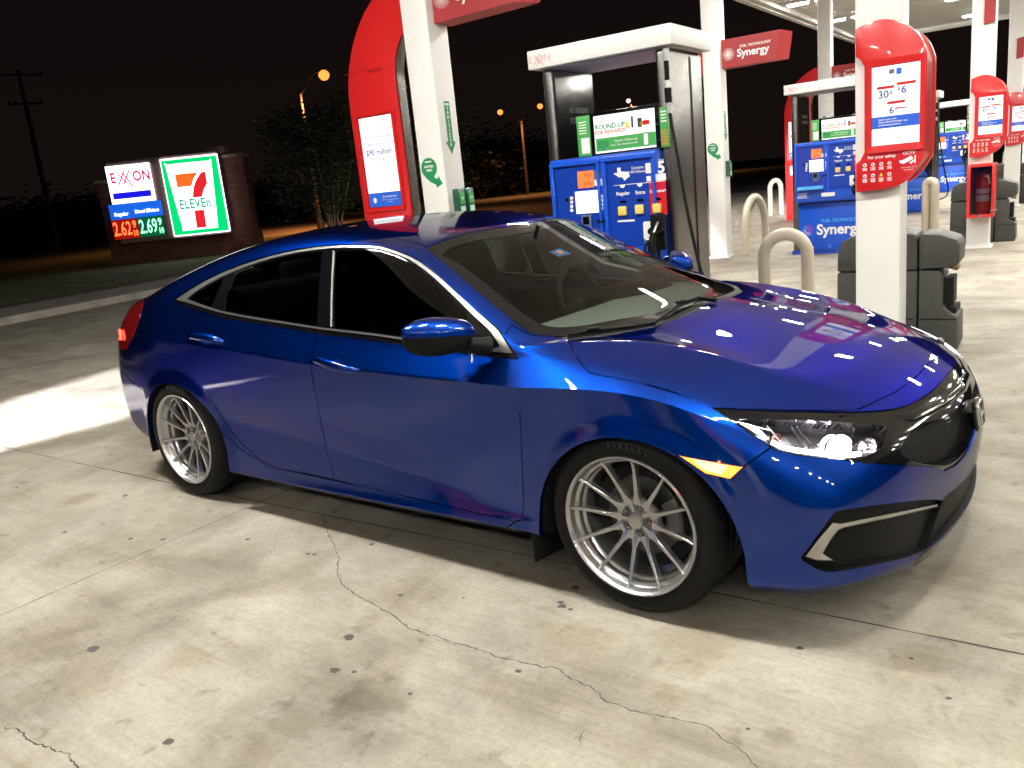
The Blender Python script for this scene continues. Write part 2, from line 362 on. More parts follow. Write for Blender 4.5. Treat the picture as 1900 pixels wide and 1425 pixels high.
class Shell:
    def __init__(s, me):
        s.bm = bmesh.new(); s.bm.from_mesh(me)
        bmesh.ops.bisect_plane(s.bm, geom=list(s.bm.verts)+list(s.bm.edges)+list(s.bm.faces), plane_co=(0, 0, 0), plane_no=(0, 1, 0), clear_outer=True, dist=1e-6)
        for v in s.bm.verts:
            if abs(v.co.y) < 1e-5: v.co.y = 0
        s.lay = s.bm.faces.layers.int.new('panel'); s.names = ['body']; s.cache = {}
        s.bm.normal_update()
    def region(s, name, poly, kind='photo', where=None, only=None):
        if name not in s.names: s.names.append(name)
        tid = s.names.index(name); oid = [s.names.index(o) for o in only] if only else None
        lay = s.lay; pf = PR[kind]; ca = s.cache.setdefault(kind, {})
        def pv(v):
            r = ca.get(v)
            if r is None: r = ca[v] = pf(v.co)
            return r
        x0 = min(p[0] for p in poly); x1 = max(p[0] for p in poly); y0 = min(p[1] for p in poly); y1 = max(p[1] for p in poly)
        def ok(f):
            c = f.calc_center_median()
            if oid is not None and f[lay] not in oid: return False
            if kind == 'photo' and f.normal.dot(CC-c) < -.02: return False
            return where is None or where(c)
        cand = set()
        for f in s.bm.faces:
            q = [pv(v) for v in f.verts]
            if max(a[0] for a in q) < x0 or min(a[0] for a in q) > x1 or max(a[1] for a in q) < y0 or min(a[1] for a in q) > y1: continue
            if ok(f): cand.add(f)
        n = len(poly)
        for i in range(n):
            a, b = poly[i], poly[(i+1) % n]
            if abs(a[0]-b[0])+abs(a[1]-b[1]) < 1e-9: continue
            bx0, bx1, by0, by1 = min(a[0], b[0]), max(a[0], b[0]), min(a[1], b[1]), max(a[1], b[1])
            sel = []
            nx, ny = -(b[1]-a[1]), b[0]-a[0]
            for f in cand:
                q = [pv(v) for v in f.verts]
                if max(c[0] for c in q) < bx0 or min(c[0] for c in q) > bx1 or max(c[1] for c in q) < by0 or min(c[1] for c in q) > by1: continue
                sd = [(c[0]-a[0])*nx+(c[1]-a[1])*ny for c in q]
                if min(sd) >= 0 or max(sd) <= 0: continue
                sel.append(f)
            if not sel: continue
            co, no = plane_for(kind, a, b)
            g = set(sel)
            for f in sel: g.update(f.edges); g.update(f.verts)
            r = bmesh.ops.bisect_plane(s.bm, geom=list(g), plane_co=co, plane_no=no, dist=1e-6)
            for e in r['geom']:
                if isinstance(e, bmesh.types.BMFace) and e.is_valid: cand.add(e)
            for f in sel:
                if f.is_valid: cand.add(f)
            cand = {f for f in cand if f.is_valid}
        for f in cand:
            if ok(f) and inside(pf(f.calc_center_median()), poly): f[lay] = tid
    def finish(s):
        s.bm.normal_update(); s.vn = {v.index: v.normal.copy() for v in s.bm.verts}
    def take(s, name, inset=.0024, depth=.014, sink=0., flange=True):
        """copy a region out as its own panel, edges pulled in for the shut line and folded inwards"""
        tid = s.names.index(name); bm = bmesh.new(); vm = {}; nm = {}
        for f in s.bm.faces:
            if f[s.lay] != tid: continue
            vs = []
            for v in f.verts:
                if v not in vm: vm[v] = bm.verts.new(v.co); nm[vm[v]] = v.normal.copy()
                vs.append(vm[v])
            try: bm.faces.new(vs)
            except ValueError: pass
        bm.normal_update()
        be = [e for e in bm.edges if len(e.link_faces) == 1 and not (abs(e.verts[0].co.y) < 1e-6 and abs(e.verts[1].co.y) < 1e-6)]
        off = {}
        for e in be:
            f = e.link_faces[0]; m = (e.verts[0].co+e.verts[1].co)/2
            t = (e.verts[1].co-e.verts[0].co)
            if t.length < 1e-9: continue
            t.normalize(); d = f.normal.cross(t)
            if d.dot(f.calc_center_median()-m) < 0: d = -d
            for v in e.verts: off.setdefault(v, []).append(d)
        if sink:
            for v in bm.verts: v.co -= nm[v]*sink
        for v, ds in off.items():
            d = Vector((0, 0, 0))
            for x in ds: d += x
            if d.length < 1e-6: continue
            d.normalize()
            if abs(v.co.y) < 1e-6: d.y = 0
            v.co += d*inset
        s.lastloop = [(e.verts[0].co.copy(), e.verts[1].co.copy(), nm[e.verts[0]].copy()) for e in be]
        if flange and be:
            fn = {v: nm[v] for v in off}
            r = bmesh.ops.extrude_edge_only(bm, edges=be)
            nv = [g for g in r['geom'] if isinstance(g, bmesh.types.BMVert)]
            import mathutils
            kd = mathutils.kdtree.KDTree(len(off)); keys = list(off)
            for i, v in enumerate(keys): kd.insert(v.co, i)
            kd.balance()
            for v in nv:
                c, i, dd = kd.find(v.co); v.co -= fn[keys[i]]*depth
                if abs(v.co.y) < 1e-5: v.co.y = 0
            for e in be: e.smooth = False
        for f in bm.faces: f.smooth = True
        return bm
def mirrored(bm):
    b = bm.copy()
    for v in b.verts: v.co.y = -v.co.y
    bmesh.ops.reverse_faces(b, faces=b.faces)
    return b
def whole(bm):
    """weld a half panel to its mirror image"""
    b = mirrored(bm); join(bm, b); bmesh.ops.remove_doubles(bm, verts=[v for v in bm.verts if abs(v.co.y) < 2e-4], dist=1e-4)
    return bm
def fix_sharp(bm, ang=40):
    lim = R(ang)
    for f in bm.faces: f.smooth = True
    for e in bm.edges:
        if len(e.link_faces) == 2 and e.calc_face_angle(0) > lim: e.smooth = False
# ================================================================== CAR MATERIALS
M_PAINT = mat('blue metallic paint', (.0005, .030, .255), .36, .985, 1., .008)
def _paint():
    m = M_PAINT; b = BS(m); b.inputs['Coat IOR'].default_value = 1.45; b.inputs['Specular Tint'].default_value = (.0, .11, .44, 1)
    tc = N(m, 'ShaderNodeTexCoord')
    n = N(m, 'ShaderNodeTexVoronoi', i_Scale=900.); L(m, tc.outputs['Object'], n.inputs['Vector'])
    mx = N(m, 'ShaderNodeMix', data_type='RGBA'); mx.inputs[0].default_value = .06
    g = N(m, 'ShaderNodeNewGeometry'); vm = N(m, 'ShaderNodeVectorMath', operation='SCALE'); vm.inputs['Scale'].default_value = .10
    sub = N(m, 'ShaderNodeVectorMath', operation='SUBTRACT'); sub.inputs[1].default_value = (.5, .5, .5)
    L(m, n.outputs['Color'], sub.inputs[0]); L(m, sub.outputs[0], vm.inputs[0])
    ad = N(m, 'ShaderNodeVectorMath', operation='ADD'); L(m, g.outputs['Normal'], ad.inputs[0]); L(m, vm.outputs[0], ad.inputs[1])
    nn = N(m, 'ShaderNodeVectorMath', operation='NORMALIZE'); L(m, ad.outputs[0], nn.inputs[0]); L(m, nn.outputs[0], b.inputs['Normal'])
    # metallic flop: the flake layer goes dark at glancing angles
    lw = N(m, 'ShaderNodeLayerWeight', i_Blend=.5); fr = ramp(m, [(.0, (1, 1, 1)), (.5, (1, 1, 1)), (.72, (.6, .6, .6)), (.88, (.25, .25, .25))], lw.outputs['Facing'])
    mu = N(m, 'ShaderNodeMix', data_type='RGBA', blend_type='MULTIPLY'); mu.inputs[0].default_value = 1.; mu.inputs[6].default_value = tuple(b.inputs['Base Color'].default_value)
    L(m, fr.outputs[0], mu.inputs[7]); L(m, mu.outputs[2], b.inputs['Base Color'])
    # faint film of dust in the clear coat
    d = N(m, 'ShaderNodeTexNoise', i_Scale=2.2, i_Detail=8., i_Roughness=.7); L(m, tc.outputs['Object'], d.inputs['Vector'])
    mr = N(m, 'ShaderNodeMapRange'); mr.inputs['From Min'].default_value = .4; mr.inputs['From Max'].default_value = .75
    mr.inputs['To Min'].default_value = .0; mr.inputs['To Max'].default_value = .012
    L(m, d.outputs['Fac'], mr.inputs[0]); L(m, mr.outputs[0], b.inputs['Coat Roughness'])
_paint()
def sheetglass(name, tint, ior=1.5, rough=0.):
    m = bpy.data.materials.new(name); m.use_nodes = True; nt = m.node_tree; nt.nodes.remove(BS(m))
    o = nt.nodes['Material Output']; fr = N(m, 'ShaderNodeFresnel', i_IOR=ior); t = N(m, 'ShaderNodeBsdfTransparent'); t.inputs[0].default_value = (*tint, 1)
    g = N(m, 'ShaderNodeBsdfGlossy'); g.inputs['Roughness'].default_value = rough; mx = N(m, 'ShaderNodeMixShader')
    L(m, fr.outputs[0], mx.inputs[0]); L(m, t.outputs[0], mx.inputs[1]); L(m, g.outputs[0], mx.inputs[2]); L(m, mx.outputs[0], o.inputs[0]); return m
M_WSG = sheetglass('windshield glass', (.80, .86, .80)); M_TINT = sheetglass('dark tinted glass', (.035, .037, .035))
M_REARG = sheetglass('rear tinted glass', (.45, .48, .45)); M_LENS = sheetglass('clear lamp lens', (.97, .97, .99), 1.45)
M_GLOSSBLK = mat('gloss black plastic', (.004, .004, .005), .07, 0, .3, spec=.35); M_BLK = noisy(mat('matt black plastic', (.005, .005, .005), .5, spec=.12), 30, .25, .15, 300)
M_RUB = mat('black rubber', (.008, .008, .008), .62, spec=.2); M_VOID = mat('unlit black lining', (.004, .004, .004), .9)
M_CHR = mat('chrome', (.78, .78, .77), .16, 1.); M_DCHR = mat('smoked chrome', (.25, .25, .26), .12, 1.)
M_MESH = mat('black honeycomb mesh', (.006, .006, .006), .55, spec=.12)
def _mesh():
    m = M_MESH; tc = N(m, 'ShaderNodeTexCoord'); v = N(m, 'ShaderNodeTexVoronoi', i_Scale=70., feature='DISTANCE_TO_EDGE'); v.inputs['Randomness'].default_value = .15; L(m, tc.outputs['Object'], v.inputs['Vector'])
    bp = N(m, 'ShaderNodeBump', i_Strength=.5, i_Distance=.004); bp.invert = True; L(m, v.outputs['Distance'], bp.inputs['Height']); L(m, bp.outputs[0], BS(m).inputs['Normal'])
    r = ramp(m, [(.05, (.008, .008, .008)), (.14, (.001, .001, .001))], v.outputs['Distance']); L(m, r.outputs[0], BS(m).inputs['Base Color'])
_mesh()
M_RIM = mat('machined silver wheel', (.76, .77, .78), .27, .88, .2)
M_RIMD = mat('silver wheel barrel', (.5, .5, .48), .36, .85)
M_DISC = mat('cast iron', (.07, .07, .068), .42, .8); M_CAL = mat('raw caliper', (.16, .155, .15), .5, .6)
M_DASH = noisy(mat('grey dashboard plastic', (.16, .175, .16), .55), 60, .2, .1, 400); M_SEAT = noisy(mat('charcoal seat fabric', (.15, .16, .145), .85), 80, .3)
M_AMB = mat('lit amber marker', (.9, .3, .05), .3, emit=(1., .20, .03), es=3.0); M_TAIL = mat('lit red tail lamp', (.11, .002, .003), .10, 0, 1, emit=(1., .03, .02), es=.02)
M_TAILON = mat('bright red bulb', (.9, .02, .02), .3, emit=(1., .06, .03), es=5.)
M_DRL = mat('white light strip', (1, 1, 1), .3, emit=(.95, .93, 1.), es=14.); M_BULB = mat('headlamp beam', (1, 1, 1), .3, emit=(1., .88, .95), es=22.)
M_REFL = mat('reflector bowl', (.8, .78, .8), .16, 1.); M_ORNG = mat('amber reflector', (.6, .16, .03), .2, 0, 1)
# ================================================================== PANELS
CAR = thing('car', 'lowered blue four-door sedan on silver multi-spoke wheels, lamps lit, filling the foreground', 'car', (0, 0, 0))
_me = body_mesh(4)
def _flare():
    """soft raised lips round the wheel openings"""
    for v in _me.vertices:
        x, y, z = v.co
        if abs(y) < .6: continue
        for cx, cz, rx, rz in ((.02, .262, .385, .378), (-2.68, .262, .385, .378)):
            d = math.hypot((x-cx)/rx, (z-cz)/rz)
            if z > .15 and .8 < d < 1.19:
                k = (1.19-d)/.19 if d > 1 else 1.
                k = k*k*(3-2*k)
                v.co.y += math.copysign(.011*k, y)
_flare(); SH = Shell(_me)
DLO = [(322,558,1),(362,529),(398,511),(432,496.5),(485,478),(546,463),(601,455.5),(648,453.5),(700,455),(737,465),(774,481.5),(811,508.5),(848,542),(885,576),(908,595),(927,613),(960,666,1),(940,664.5,1),(896,661),(850,654),(800,648),(748,639),(700,633),(640,625),(590,619),(520,607),(470,599),(411,589),(370,577),(340,566)]
DLO = smooth_poly(DLO, 3)
FD = smooth_poly([(601,455.5,1),(592,530),(585.5,600),(583,640),(578,668),(579,698),(585.5,729),(596,785),(606.5,836),(616,868),(619.4,889,1),(700,909),(780.8,927),(860,946),(935,962),(957,968),(967,962),(971,940),(969,870),(966.4,806),(962,722.7),(960,667.8,1)], 3) + [(927, 613), (885, 576), (848, 542), (811, 508.5), (774, 481.5), (737, 465), (700, 455), (648, 453.5)]
RD = smooth_poly([(601,455.5,1),(592,530),(585.5,600),(583,640),(578,668),(579,698),(585.5,729),(596,785),(606.5,836),(616,868),(619.4,889,1),(560,877),(515,867),(480,851),(455,829),(428,799),(396,748),(370,708),(355,678),(348.6,650),(350,618),(360,597),(376,582,1)], 3) + [(390, 560), (432, 496.5), (485, 478), (546, 463)]
B = ['body']
SH.region('front_door', FD, 'photo', only=B); SH.region('rear_door', RD, 'photo', only=B)
HOODCUT = smooth_poly([(1590,760.5,1),(1625,745),(1660,728),(1692,706),(1716,682),(1731,660),(1738,638),(1741,610,1)], 3, False)
HOOD = smooth_poly([(1054,630.5,1),(1068.5,660),(1085,683),(1098,692.5),(1130,699),(1179,707.5),(1230,720),(1276,737),(1305,749),(1325,757.5,1)], 3, False) + [(1400, 758), (1465, 760.5), (1530, 761), (1590, 760.5)] + HOODCUT + [(1741, 500), (1400, 420), (1359, 512), (1340, 545), (1289, 578), (1250, 594), (1208, 607), (1142, 620), (1100, 626)]
SH.region('hood', HOOD, 'photo', only=B, where=lambda c: c.x > -.45)
SH.region('fender', [(960, 667.8), (962, 722.7), (966.4, 806), (969, 870), (971, 940), (967, 962), (957, 968), (940, 980), (960, 1010), (1010, 1010), (1020, 940), (1260, 845.3), (1379, 866.7), (1435, 827), (1389, 801), (1357, 776), (1325, 757.5), (1276, 737), (1179, 707.5), (1098, 692), (1068, 660), (1054, 630.5), (1020, 624), (985, 621.5), (951, 603), (945, 608), (935, 625)], 'photo', only=B)
WS = smooth_poly([(790,459.5,1),(858,435.5),(936,421),(1000,413),(1060,409,1),(1110,431),(1201,472),(1341,524,1),(1280,566),(1208,598),(1142,611),(1054,622),(1020,622),(992,619),(968,607),(943,586),(906,557),(873,528.5),(840,500)], 3)
SH.region('windshield', WS, 'photo', only=B, where=lambda c: c.x > -1.35 and c.z > .86)
WS2 = smooth_poly([(822,471.5),(858,452),(936,437),(1000,428),(1060,424,1),(1341,518,1),(1290,549),(1208,580),(1142,592),(1080,603),(1035,606),(1003,600),(968,578),(930,548),(892,517),(850,487)], 3)
SH.region('windshield_clear', WS2, 'photo', only=['windshield'], where=lambda c: c.x > -1.35 and c.z > .86)
SH.region('cowl', [(985, 612), (1054, 630.5), (1100, 626), (1142, 620), (1208, 607), (1250, 594), (1289, 578), (1340, 545), (1359, 512), (1300, 500), (1200, 560)], 'photo', only=B, where=lambda c: -.47 < c.x < 0 and c.z > .86)
SH.region('roof', [(-.9, .1), (-.9, -.6), (-1.1, -.552), (-1.6, -.548), (-2.36, -.545), (-2.42, .1)], 'top', only=B, where=lambda c: c.z > 1.2)
SH.region('rear_window', smooth_poly([(-2.43, .1, 1), (-2.39, -.50, 1), (-2.47, -.535), (-2.9, -.575), (-2.98, -.55, 1), (-3.03, .1, 1)], 3), 'top', only=B, where=lambda c: c.z > 1.0)
SH.region('trunk_lid', [(-3.09, .1), (-3.05, -.56), (-3.12, -.62), (-3.45, -.56), (-3.64, -.47), (-3.9, -.47), (-3.9, .1)], 'top', only=B, where=lambda c: c.z > .63)
SH.region('tail_light', smooth_poly([(267,558,1),(262,580),(254,606),(245,630),(233,650,1),(200,645,1),(200,560,1)], 3), 'photo', only=B)
SH.region('tail_light', [(-.40, .93), (-.80, .93), (-.80, .80), (-.62, .80), (-.40, .84)], 'front', only=B, where=lambda c: c.x < -3.5)
SH.region('rear_bumper', [(-3.9, .0), (-3.0, .0), (-3.0, .56), (-3.3, .64), (-3.9, .66)], 'side', only=B)
SH.region('side_skirt', [(-2.31, .1), (-.36, .1), (-.36, .262), (-.55, .2595), (-2.0, .268), (-2.2, .33), (-2.31, .40)], 'side', only=B)
SH.region('front_bumper', [(.05, .0), (1.2, .0), (1.2, .9), (.05, .9)], 'side', only=B)
FB = ['front_bumper', 'hood', 'fender']
SH.region('grille', smooth_poly([(1322,756.5,1),(1400,759),(1465,761.5),(1579,764),(1640,761.5),(1673,756),(1705,742),(1730,725),(1752,703),(1764,684),(1768,665,1),(1775,600,1),(1850,600,1),(1850,700,1),(1817,745,1),(1812,790),(1797,835),(1775,862),(1753,873,1),(1735,865.5,1),(1660,862),(1600,858),(1563,852.5),(1503,847.5),(1446,836.5),(1427,825.5),(1389,803),(1352,776.5)], 3), 'photo', only=FB)
SH.region('grille_mesh', smooth_poly([(1690,806,1),(1712,786),(1760,772),(1795,742),(1817,742,1),(1812,788),(1797,831),(1774,856),(1748,864),(1700,856),(1672,838)], 3), 'photo', only=['grille'])
SH.region('headlight', smooth_poly([(1361,777,1),(1404,776.5),(1503,779),(1579,783),(1636,786,1),(1646,794),(1648,806),(1643,826,1),(1620,840),(1594,850,1),(1563,851),(1503,845.5),(1446,834.5),(1427,823.5),(1389,801)], 3), 'photo', only=['grille', 'front_bumper'])
SH.region('side_marker', [(1260, 845.3), (1320, 856.5), (1378.7, 866.7), (1354.7, 888.8), (1309, 878.7)], 'photo', only=FB)
FOG = [(1487,1037,1),(1548,953,1),(1560,948),(1640,937),(1727,928),(1757,933,1),(1745,960),(1732,1000),(1722,1016,1),(1686,1032),(1617,1048),(1570,1057),(1532,1060),(1503,1048)]
SH.region('side_marker_core', [(1284, 851.5), (1352, 864), (1338, 881), (1307, 872)], 'photo', only=['side_marker'])
SH.region('fog_surround', smooth_poly(FOG, 3), 'photo', only=['front_bumper'])
SH.region('fog_chrome', [(1493, 1034), (1519, 1000), (1545, 970), (1560, 972), (1650, 954), (1744, 935), (1744, 940.5), (1650, 963), (1568, 980), (1557, 985), (1542, 1005), (1528, 1028), (1540, 1036), (1553, 1042.5), (1515, 1041)], 'photo', only=['fog_surround'])
SH.region('lower_intake', [(-.43, .215), (-.30, .345), (.1, .345), (.1, .215)], 'front', only=['front_bumper', 'fog_surround'], where=lambda c: c.x > .6)
SH.region('splitter', [(-.50, .0), (-.47, .206), (.1, .206), (.1, .0)], 'front', only=['front_bumper', 'fog_surround'], where=lambda c: c.x > .6)
SH.region('window_frame', DLO, 'photo', only=['front_door', 'rear_door', 'body', 'fender'])
WF = ['window_frame']
CHO = smooth_poly([(327,556.5,1),(364,532.5),(398,514),(432,499.5),(485,481),(546,466),(601,458.3),(648,456),(700,457.5),(737,467.5),(774,484),(811,511),(848,544.5),(885,578.5),(907,598),(925,615),(951,655,1),(920,653),(870,646),(820,640),(748,630.5),(700,623.5),(640,616.5),(590,610.5),(520,599.5),(470,592),(411,580.5),(370,568.5),(343,560)], 3)
CHI = smooth_poly([(348,554.5,1),(366,540),(398,521),(432,504.5),(485,485.5),(546,470),(601,462.2),(648,460),(700,461.5),(736,472),(771,488.5),(806,516),(842,549.5),(877,584),(899,604),(912,618),(929,643,1),(910,646.5),(870,641.5),(820,635.5),(748,626.5),(700,619.5),(640,612.5),(590,606.5),(520,595.5),(470,588),(411,576.5),(372,564)], 3)
SH.region('window_chrome', CHO, 'photo', only=WF)
SH.region('window_inner', CHI, 'photo', only=['window_chrome'])
WI = ['window_inner']
SH.region('quarter_glass', smooth_poly([(351,554.5,1),(368,541),(398,523),(414,515,1),(400,548),(389,573,1),(371,563)], 2), 'photo', only=WI)
SH.region('rear_glass', smooth_poly([(437,505.5,1),(485,488),(546,472.5),(597,465.5,1),(591,530),(587,604,1),(520,593.5),(470,586),(417,575,1),(423,540)], 3), 'photo', only=WI)
SH.region('front_glass', smooth_poly([(623,464.5,1),(660,463.5),(700,465),(733,475),(768,491.5),(803,519),(838,552),(864,578,1),(874,640,1),(820,633.5),(748,624.5),(700,617.5),(617,607.5,1),(618,540)], 3), 'photo', only=WI)
# wheel openings
def arch_pts(cx, cz, rx, rz, n=48):
    o = [(cx+rx*math.cos(R(180*i/n)), cz+rz*math.sin(R(180*i/n))) for i in range(n+1)]
    return o + [(cx-rx*1.01, 0), (cx+rx*1.02, 0)]
ARCH = ((.02, .262, .385, .378), (-2.68, .262, .385, .378))
for a in ARCH: SH.region('wheel_opening', arch_pts(*a), 'side', where=lambda c: c.y < -.45)
SH.finish()
from mathutils.bvhtree import BVHTree
SH.bm.faces.ensure_lookup_table(); BV = BVHTree.FromBMesh(SH.bm)
def hit(px, py):
    """point and outward normal of the car body seen at this place of the photograph"""
    d0 = ray(px, py).normalized(); p, n, i, d = BV.ray_cast(CC, d0)
    if p is None:
        for t in range(200, 700):
            q = CC + d0*(t*.01); r = BV.find_nearest(q)
            if p is None or r[3] < best: best = r[3]; p, n = r[0], r[1]
    return p, n
def yray(x, z):
    p, n, i, d = BV.ray_cast(Vector((x, -2, z)), Vector((0, 1, 0))); return p, n
def pair(name, bm, m, parents=None, smooth=40, label=None):
    """right-hand part and its mirror image"""
    b2 = mirrored(bm); pa = parents or (CAR, CAR)
    return obj(name, bm, m, pa[0], smooth, label), obj(name, b2, m, pa[1], smooth, label)
def hit_(x, y): return hit(x, y)[0]
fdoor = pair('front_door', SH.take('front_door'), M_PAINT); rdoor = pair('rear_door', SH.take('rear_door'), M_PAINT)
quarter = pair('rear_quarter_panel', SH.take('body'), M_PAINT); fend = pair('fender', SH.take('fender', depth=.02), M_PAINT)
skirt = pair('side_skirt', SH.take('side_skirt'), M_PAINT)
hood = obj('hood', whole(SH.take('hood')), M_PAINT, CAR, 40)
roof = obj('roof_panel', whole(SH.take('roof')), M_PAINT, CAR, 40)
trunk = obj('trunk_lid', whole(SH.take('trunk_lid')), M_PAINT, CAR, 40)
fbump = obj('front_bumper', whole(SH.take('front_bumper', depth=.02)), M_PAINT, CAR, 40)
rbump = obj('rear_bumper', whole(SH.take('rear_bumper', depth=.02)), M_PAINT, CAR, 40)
obj('windshield_cowl', whole(SH.take('cowl', sink=.006)), M_BLK, CAR, 40)
wsf = obj('windshield', whole(SH.take('windshield', sink=.002, inset=.001, depth=.006)), M_GLOSSBLK, CAR, 40)
obj('glass_pane', whole(SH.take('windshield_clear', sink=.002, inset=0, flange=False)), M_WSG, wsf, 40)
obj('rear_window', whole(SH.take('rear_window', sink=.002, inset=.002)), M_REARG, CAR, 40)
wfr = pair('window_frame', SH.take('window_frame', sink=.001, inset=.001), M_GLOSSBLK)
pair('window_chrome', SH.take('window_chrome', sink=-.003, inset=.0003, depth=.005), mat('bright window trim', (.33, .33, .32), .34, .85))
_bp = SH.take('window_inner', sink=.003, inset=0, flange=False); pair('window_pillar_cover', _bp, M_GLOSSBLK)
_b = bmesh.new(); tube(_b, [hit_(619.5, 466)+Vector((0, -.001, 0)), hit_(617, 510)+Vector((0, -.001, 0)), hit_(615.5, 560)+Vector((0, -.001, 0)), hit_(615, 606)+Vector((0, -.001, 0))], .0045, 6); pair('window_seal_strip', _b, mat('pale seal strip', (.30, .30, .28), .5))
_hb = SH.take('roof', sink=.04, flange=False, inset=.02); obj('headliner', whole(_hb), mat('grey headliner', (.34, .33, .30), .9), CAR, 60)
pair('quarter_window', SH.take('quarter_glass', sink=.006, inset=0, flange=False), M_TINT)
pair('rear_door_window', SH.take('rear_glass', sink=.006, inset=0, flange=False), M_TINT)
pair('front_door_window', SH.take('front_glass', sink=.006, inset=0, flange=False), M_TINT)
gr = obj('grille', whole(SH.take('grille', sink=.004, inset=.001, depth=.03)), M_GLOSSBLK, CAR, 40)
obj('grille_mesh', whole(SH.take('grille_mesh', sink=.034, inset=-.001, depth=-.030)), M_MESH, gr, 40)
fogs = pair('fog_lamp_surround', SH.take('fog_surround', sink=.018, inset=-.001, depth=-.017), M_BLK)
pair('fog_chrome_trim', SH.take('fog_chrome', sink=.004, inset=.0005, depth=.02), M_CHR, fogs)
obj('lower_intake', whole(SH.take('lower_intake', sink=.018, inset=-.001, depth=-.017)), M_BLK, CAR, 40)
obj('front_splitter', whole(SH.take('splitter', sink=.0, depth=.03)), M_GLOSSBLK, CAR, 40)
_mc = SH.take('side_marker_core', sink=-.001, inset=0, flange=False)
_mk = pair('side_marker', SH.take('side_marker', sink=-.001, inset=.001, depth=.01), M_AMB)
pair('marker_bulb_glow', _mc, mat('bright amber core', (.9, .4, .1), .3, emit=(1., .50, .20), es=3.2), _mk)
for o_, s_ in zip(_mk, (1, -1)):
    _l = bpy.data.lights.new('marker bulb', 'POINT'); _l.energy = .07; _l.color = (1., .16, .02); _l.shadow_soft_size = .004
    _p, _n = hit(1322, 866); _q = _p + _n*.05; _lo = bpy.data.objects.new('marker_bulb', _l); COL.objects.link(_lo); _lo.parent = o_; _lo.location = (_q.x, s_*_q.y, _q.z)
_tl = SH.take('tail_light', sink=-.004, inset=.001, depth=.02); tls = pair('tail_light', _tl, M_TAIL)
# the lit bulb strip of the tail lamp
_b = bmesh.new(); tube(_b, [hit(228, 612)[0]+Vector((-.012, -.012, 0)), hit(230, 622)[0]+Vector((-.012, -.012, 0)), hit(229, 630)[0]+Vector((-.012, -.012, 0))], .008, 8); pair('bulb', _b, M_TAILON, tls)
# ------------------------------------------------------------------ headlights
hl = pair('headlight', SH.take('headlight', sink=.0015, inset=.0008, depth=.01), M_LENS)
_h = SH.take('headlight', sink=.055, inset=-.001, depth=-.05); pair('lamp_housing', _h, mat('lamp housing', (.10, .10, .11), .32, .9), hl)
def lampbowl(px, py, rad, depth, m, back=.045, n=28, squash=.8):
    p, nn = hit(px, py); c = p - nn*back; b = bmesh.new()
    ax = (CC-c).normalized()*.35 + Vector((.95, -.25, -.05)); ax.normalize()
    x = Vector((0, 0, 1)).cross(ax).normalized(); up = ax.cross(x)
    Mx = Matrix(((x.x, ax.x, up.x, c.x), (x.y, ax.y, up.y, c.y), (x.z, ax.z, up.z, c.z), (0, 0, 0, 1))) @ Matrix.Diagonal((1, 1, squash, 1))
    lathe(b, [(rad*math.sin(R(90*i/8)), depth*(1-math.cos(R(90*i/8)))) for i in range(9)], n, 'Y', M=Mx)
    return b, Mx
_b, _M = lampbowl(1552, 812, .050, .036, M_REFL); pair('low_beam_reflector', _b, M_REFL, hl)
_b = bmesh.new(); lathe(_b, [(0, .034), (.024, .030), (.038, .014), (.041, 0)], 24, 'Y', M=_M); pair('low_beam_lamp', _b, M_BULB, hl)
_b, _M = lampbowl(1613, 810, .036, .03, M_REFL, .05); pair('high_beam_reflector', _b, M_REFL, hl)
_b = bmesh.new(); lathe(_b, [(0, .022), (.010, .018), (.016, 0)], 20, 'Y', M=_M); pair('high_beam_lamp', _b, mat('high beam glow', (1, 1, 1), .3, emit=(1., .85, .92), es=5.), hl)
_b, _M = lampbowl(1436, 797, .020, .02, M_ORNG, .045); pair('turn_signal_bowl', _b, mat('amber chrome bowl', (.35, .20, .14), .3, 1.), hl)
_b = bmesh.new()
tube(_b, [hit(x, y)[0]-hit(x, y)[1]*.010 for x, y in ((1432, 818), (1452, 828), (1480, 834), (1510, 838), (1545, 841.5), (1580, 843), (1600, 840))], .0075, 8); pair('daytime_running_strip', _b, M_DRL, hl)
_b = bmesh.new()
tube(_b, [hit(x, y)[0]-hit(x, y)[1]*.012 for x, y in ((1374, 781), (1392, 788), (1410, 800), (1424, 812))], [.003, .008, .009, .005], 8); pair('corner_light_guide', _b, mat('pale light guide', (.8, .85, 1.), .2, emit=(.85, .9, 1.), es=1.6), hl)
_b = bmesh.new()
for (x0, y0, x1, y1) in ((1470, 785, 1500, 828), (1480, 784, 1512, 826), (1590, 787, 1580, 838), (1425, 783, 1450, 815)):
    p, n = hit(x0, y0); q, n2 = hit(x1, y1); tube(_b, [p-n*.018, q-n2*.018], .0035, 6)
pair('lamp_divider', _b, M_REFL, hl)
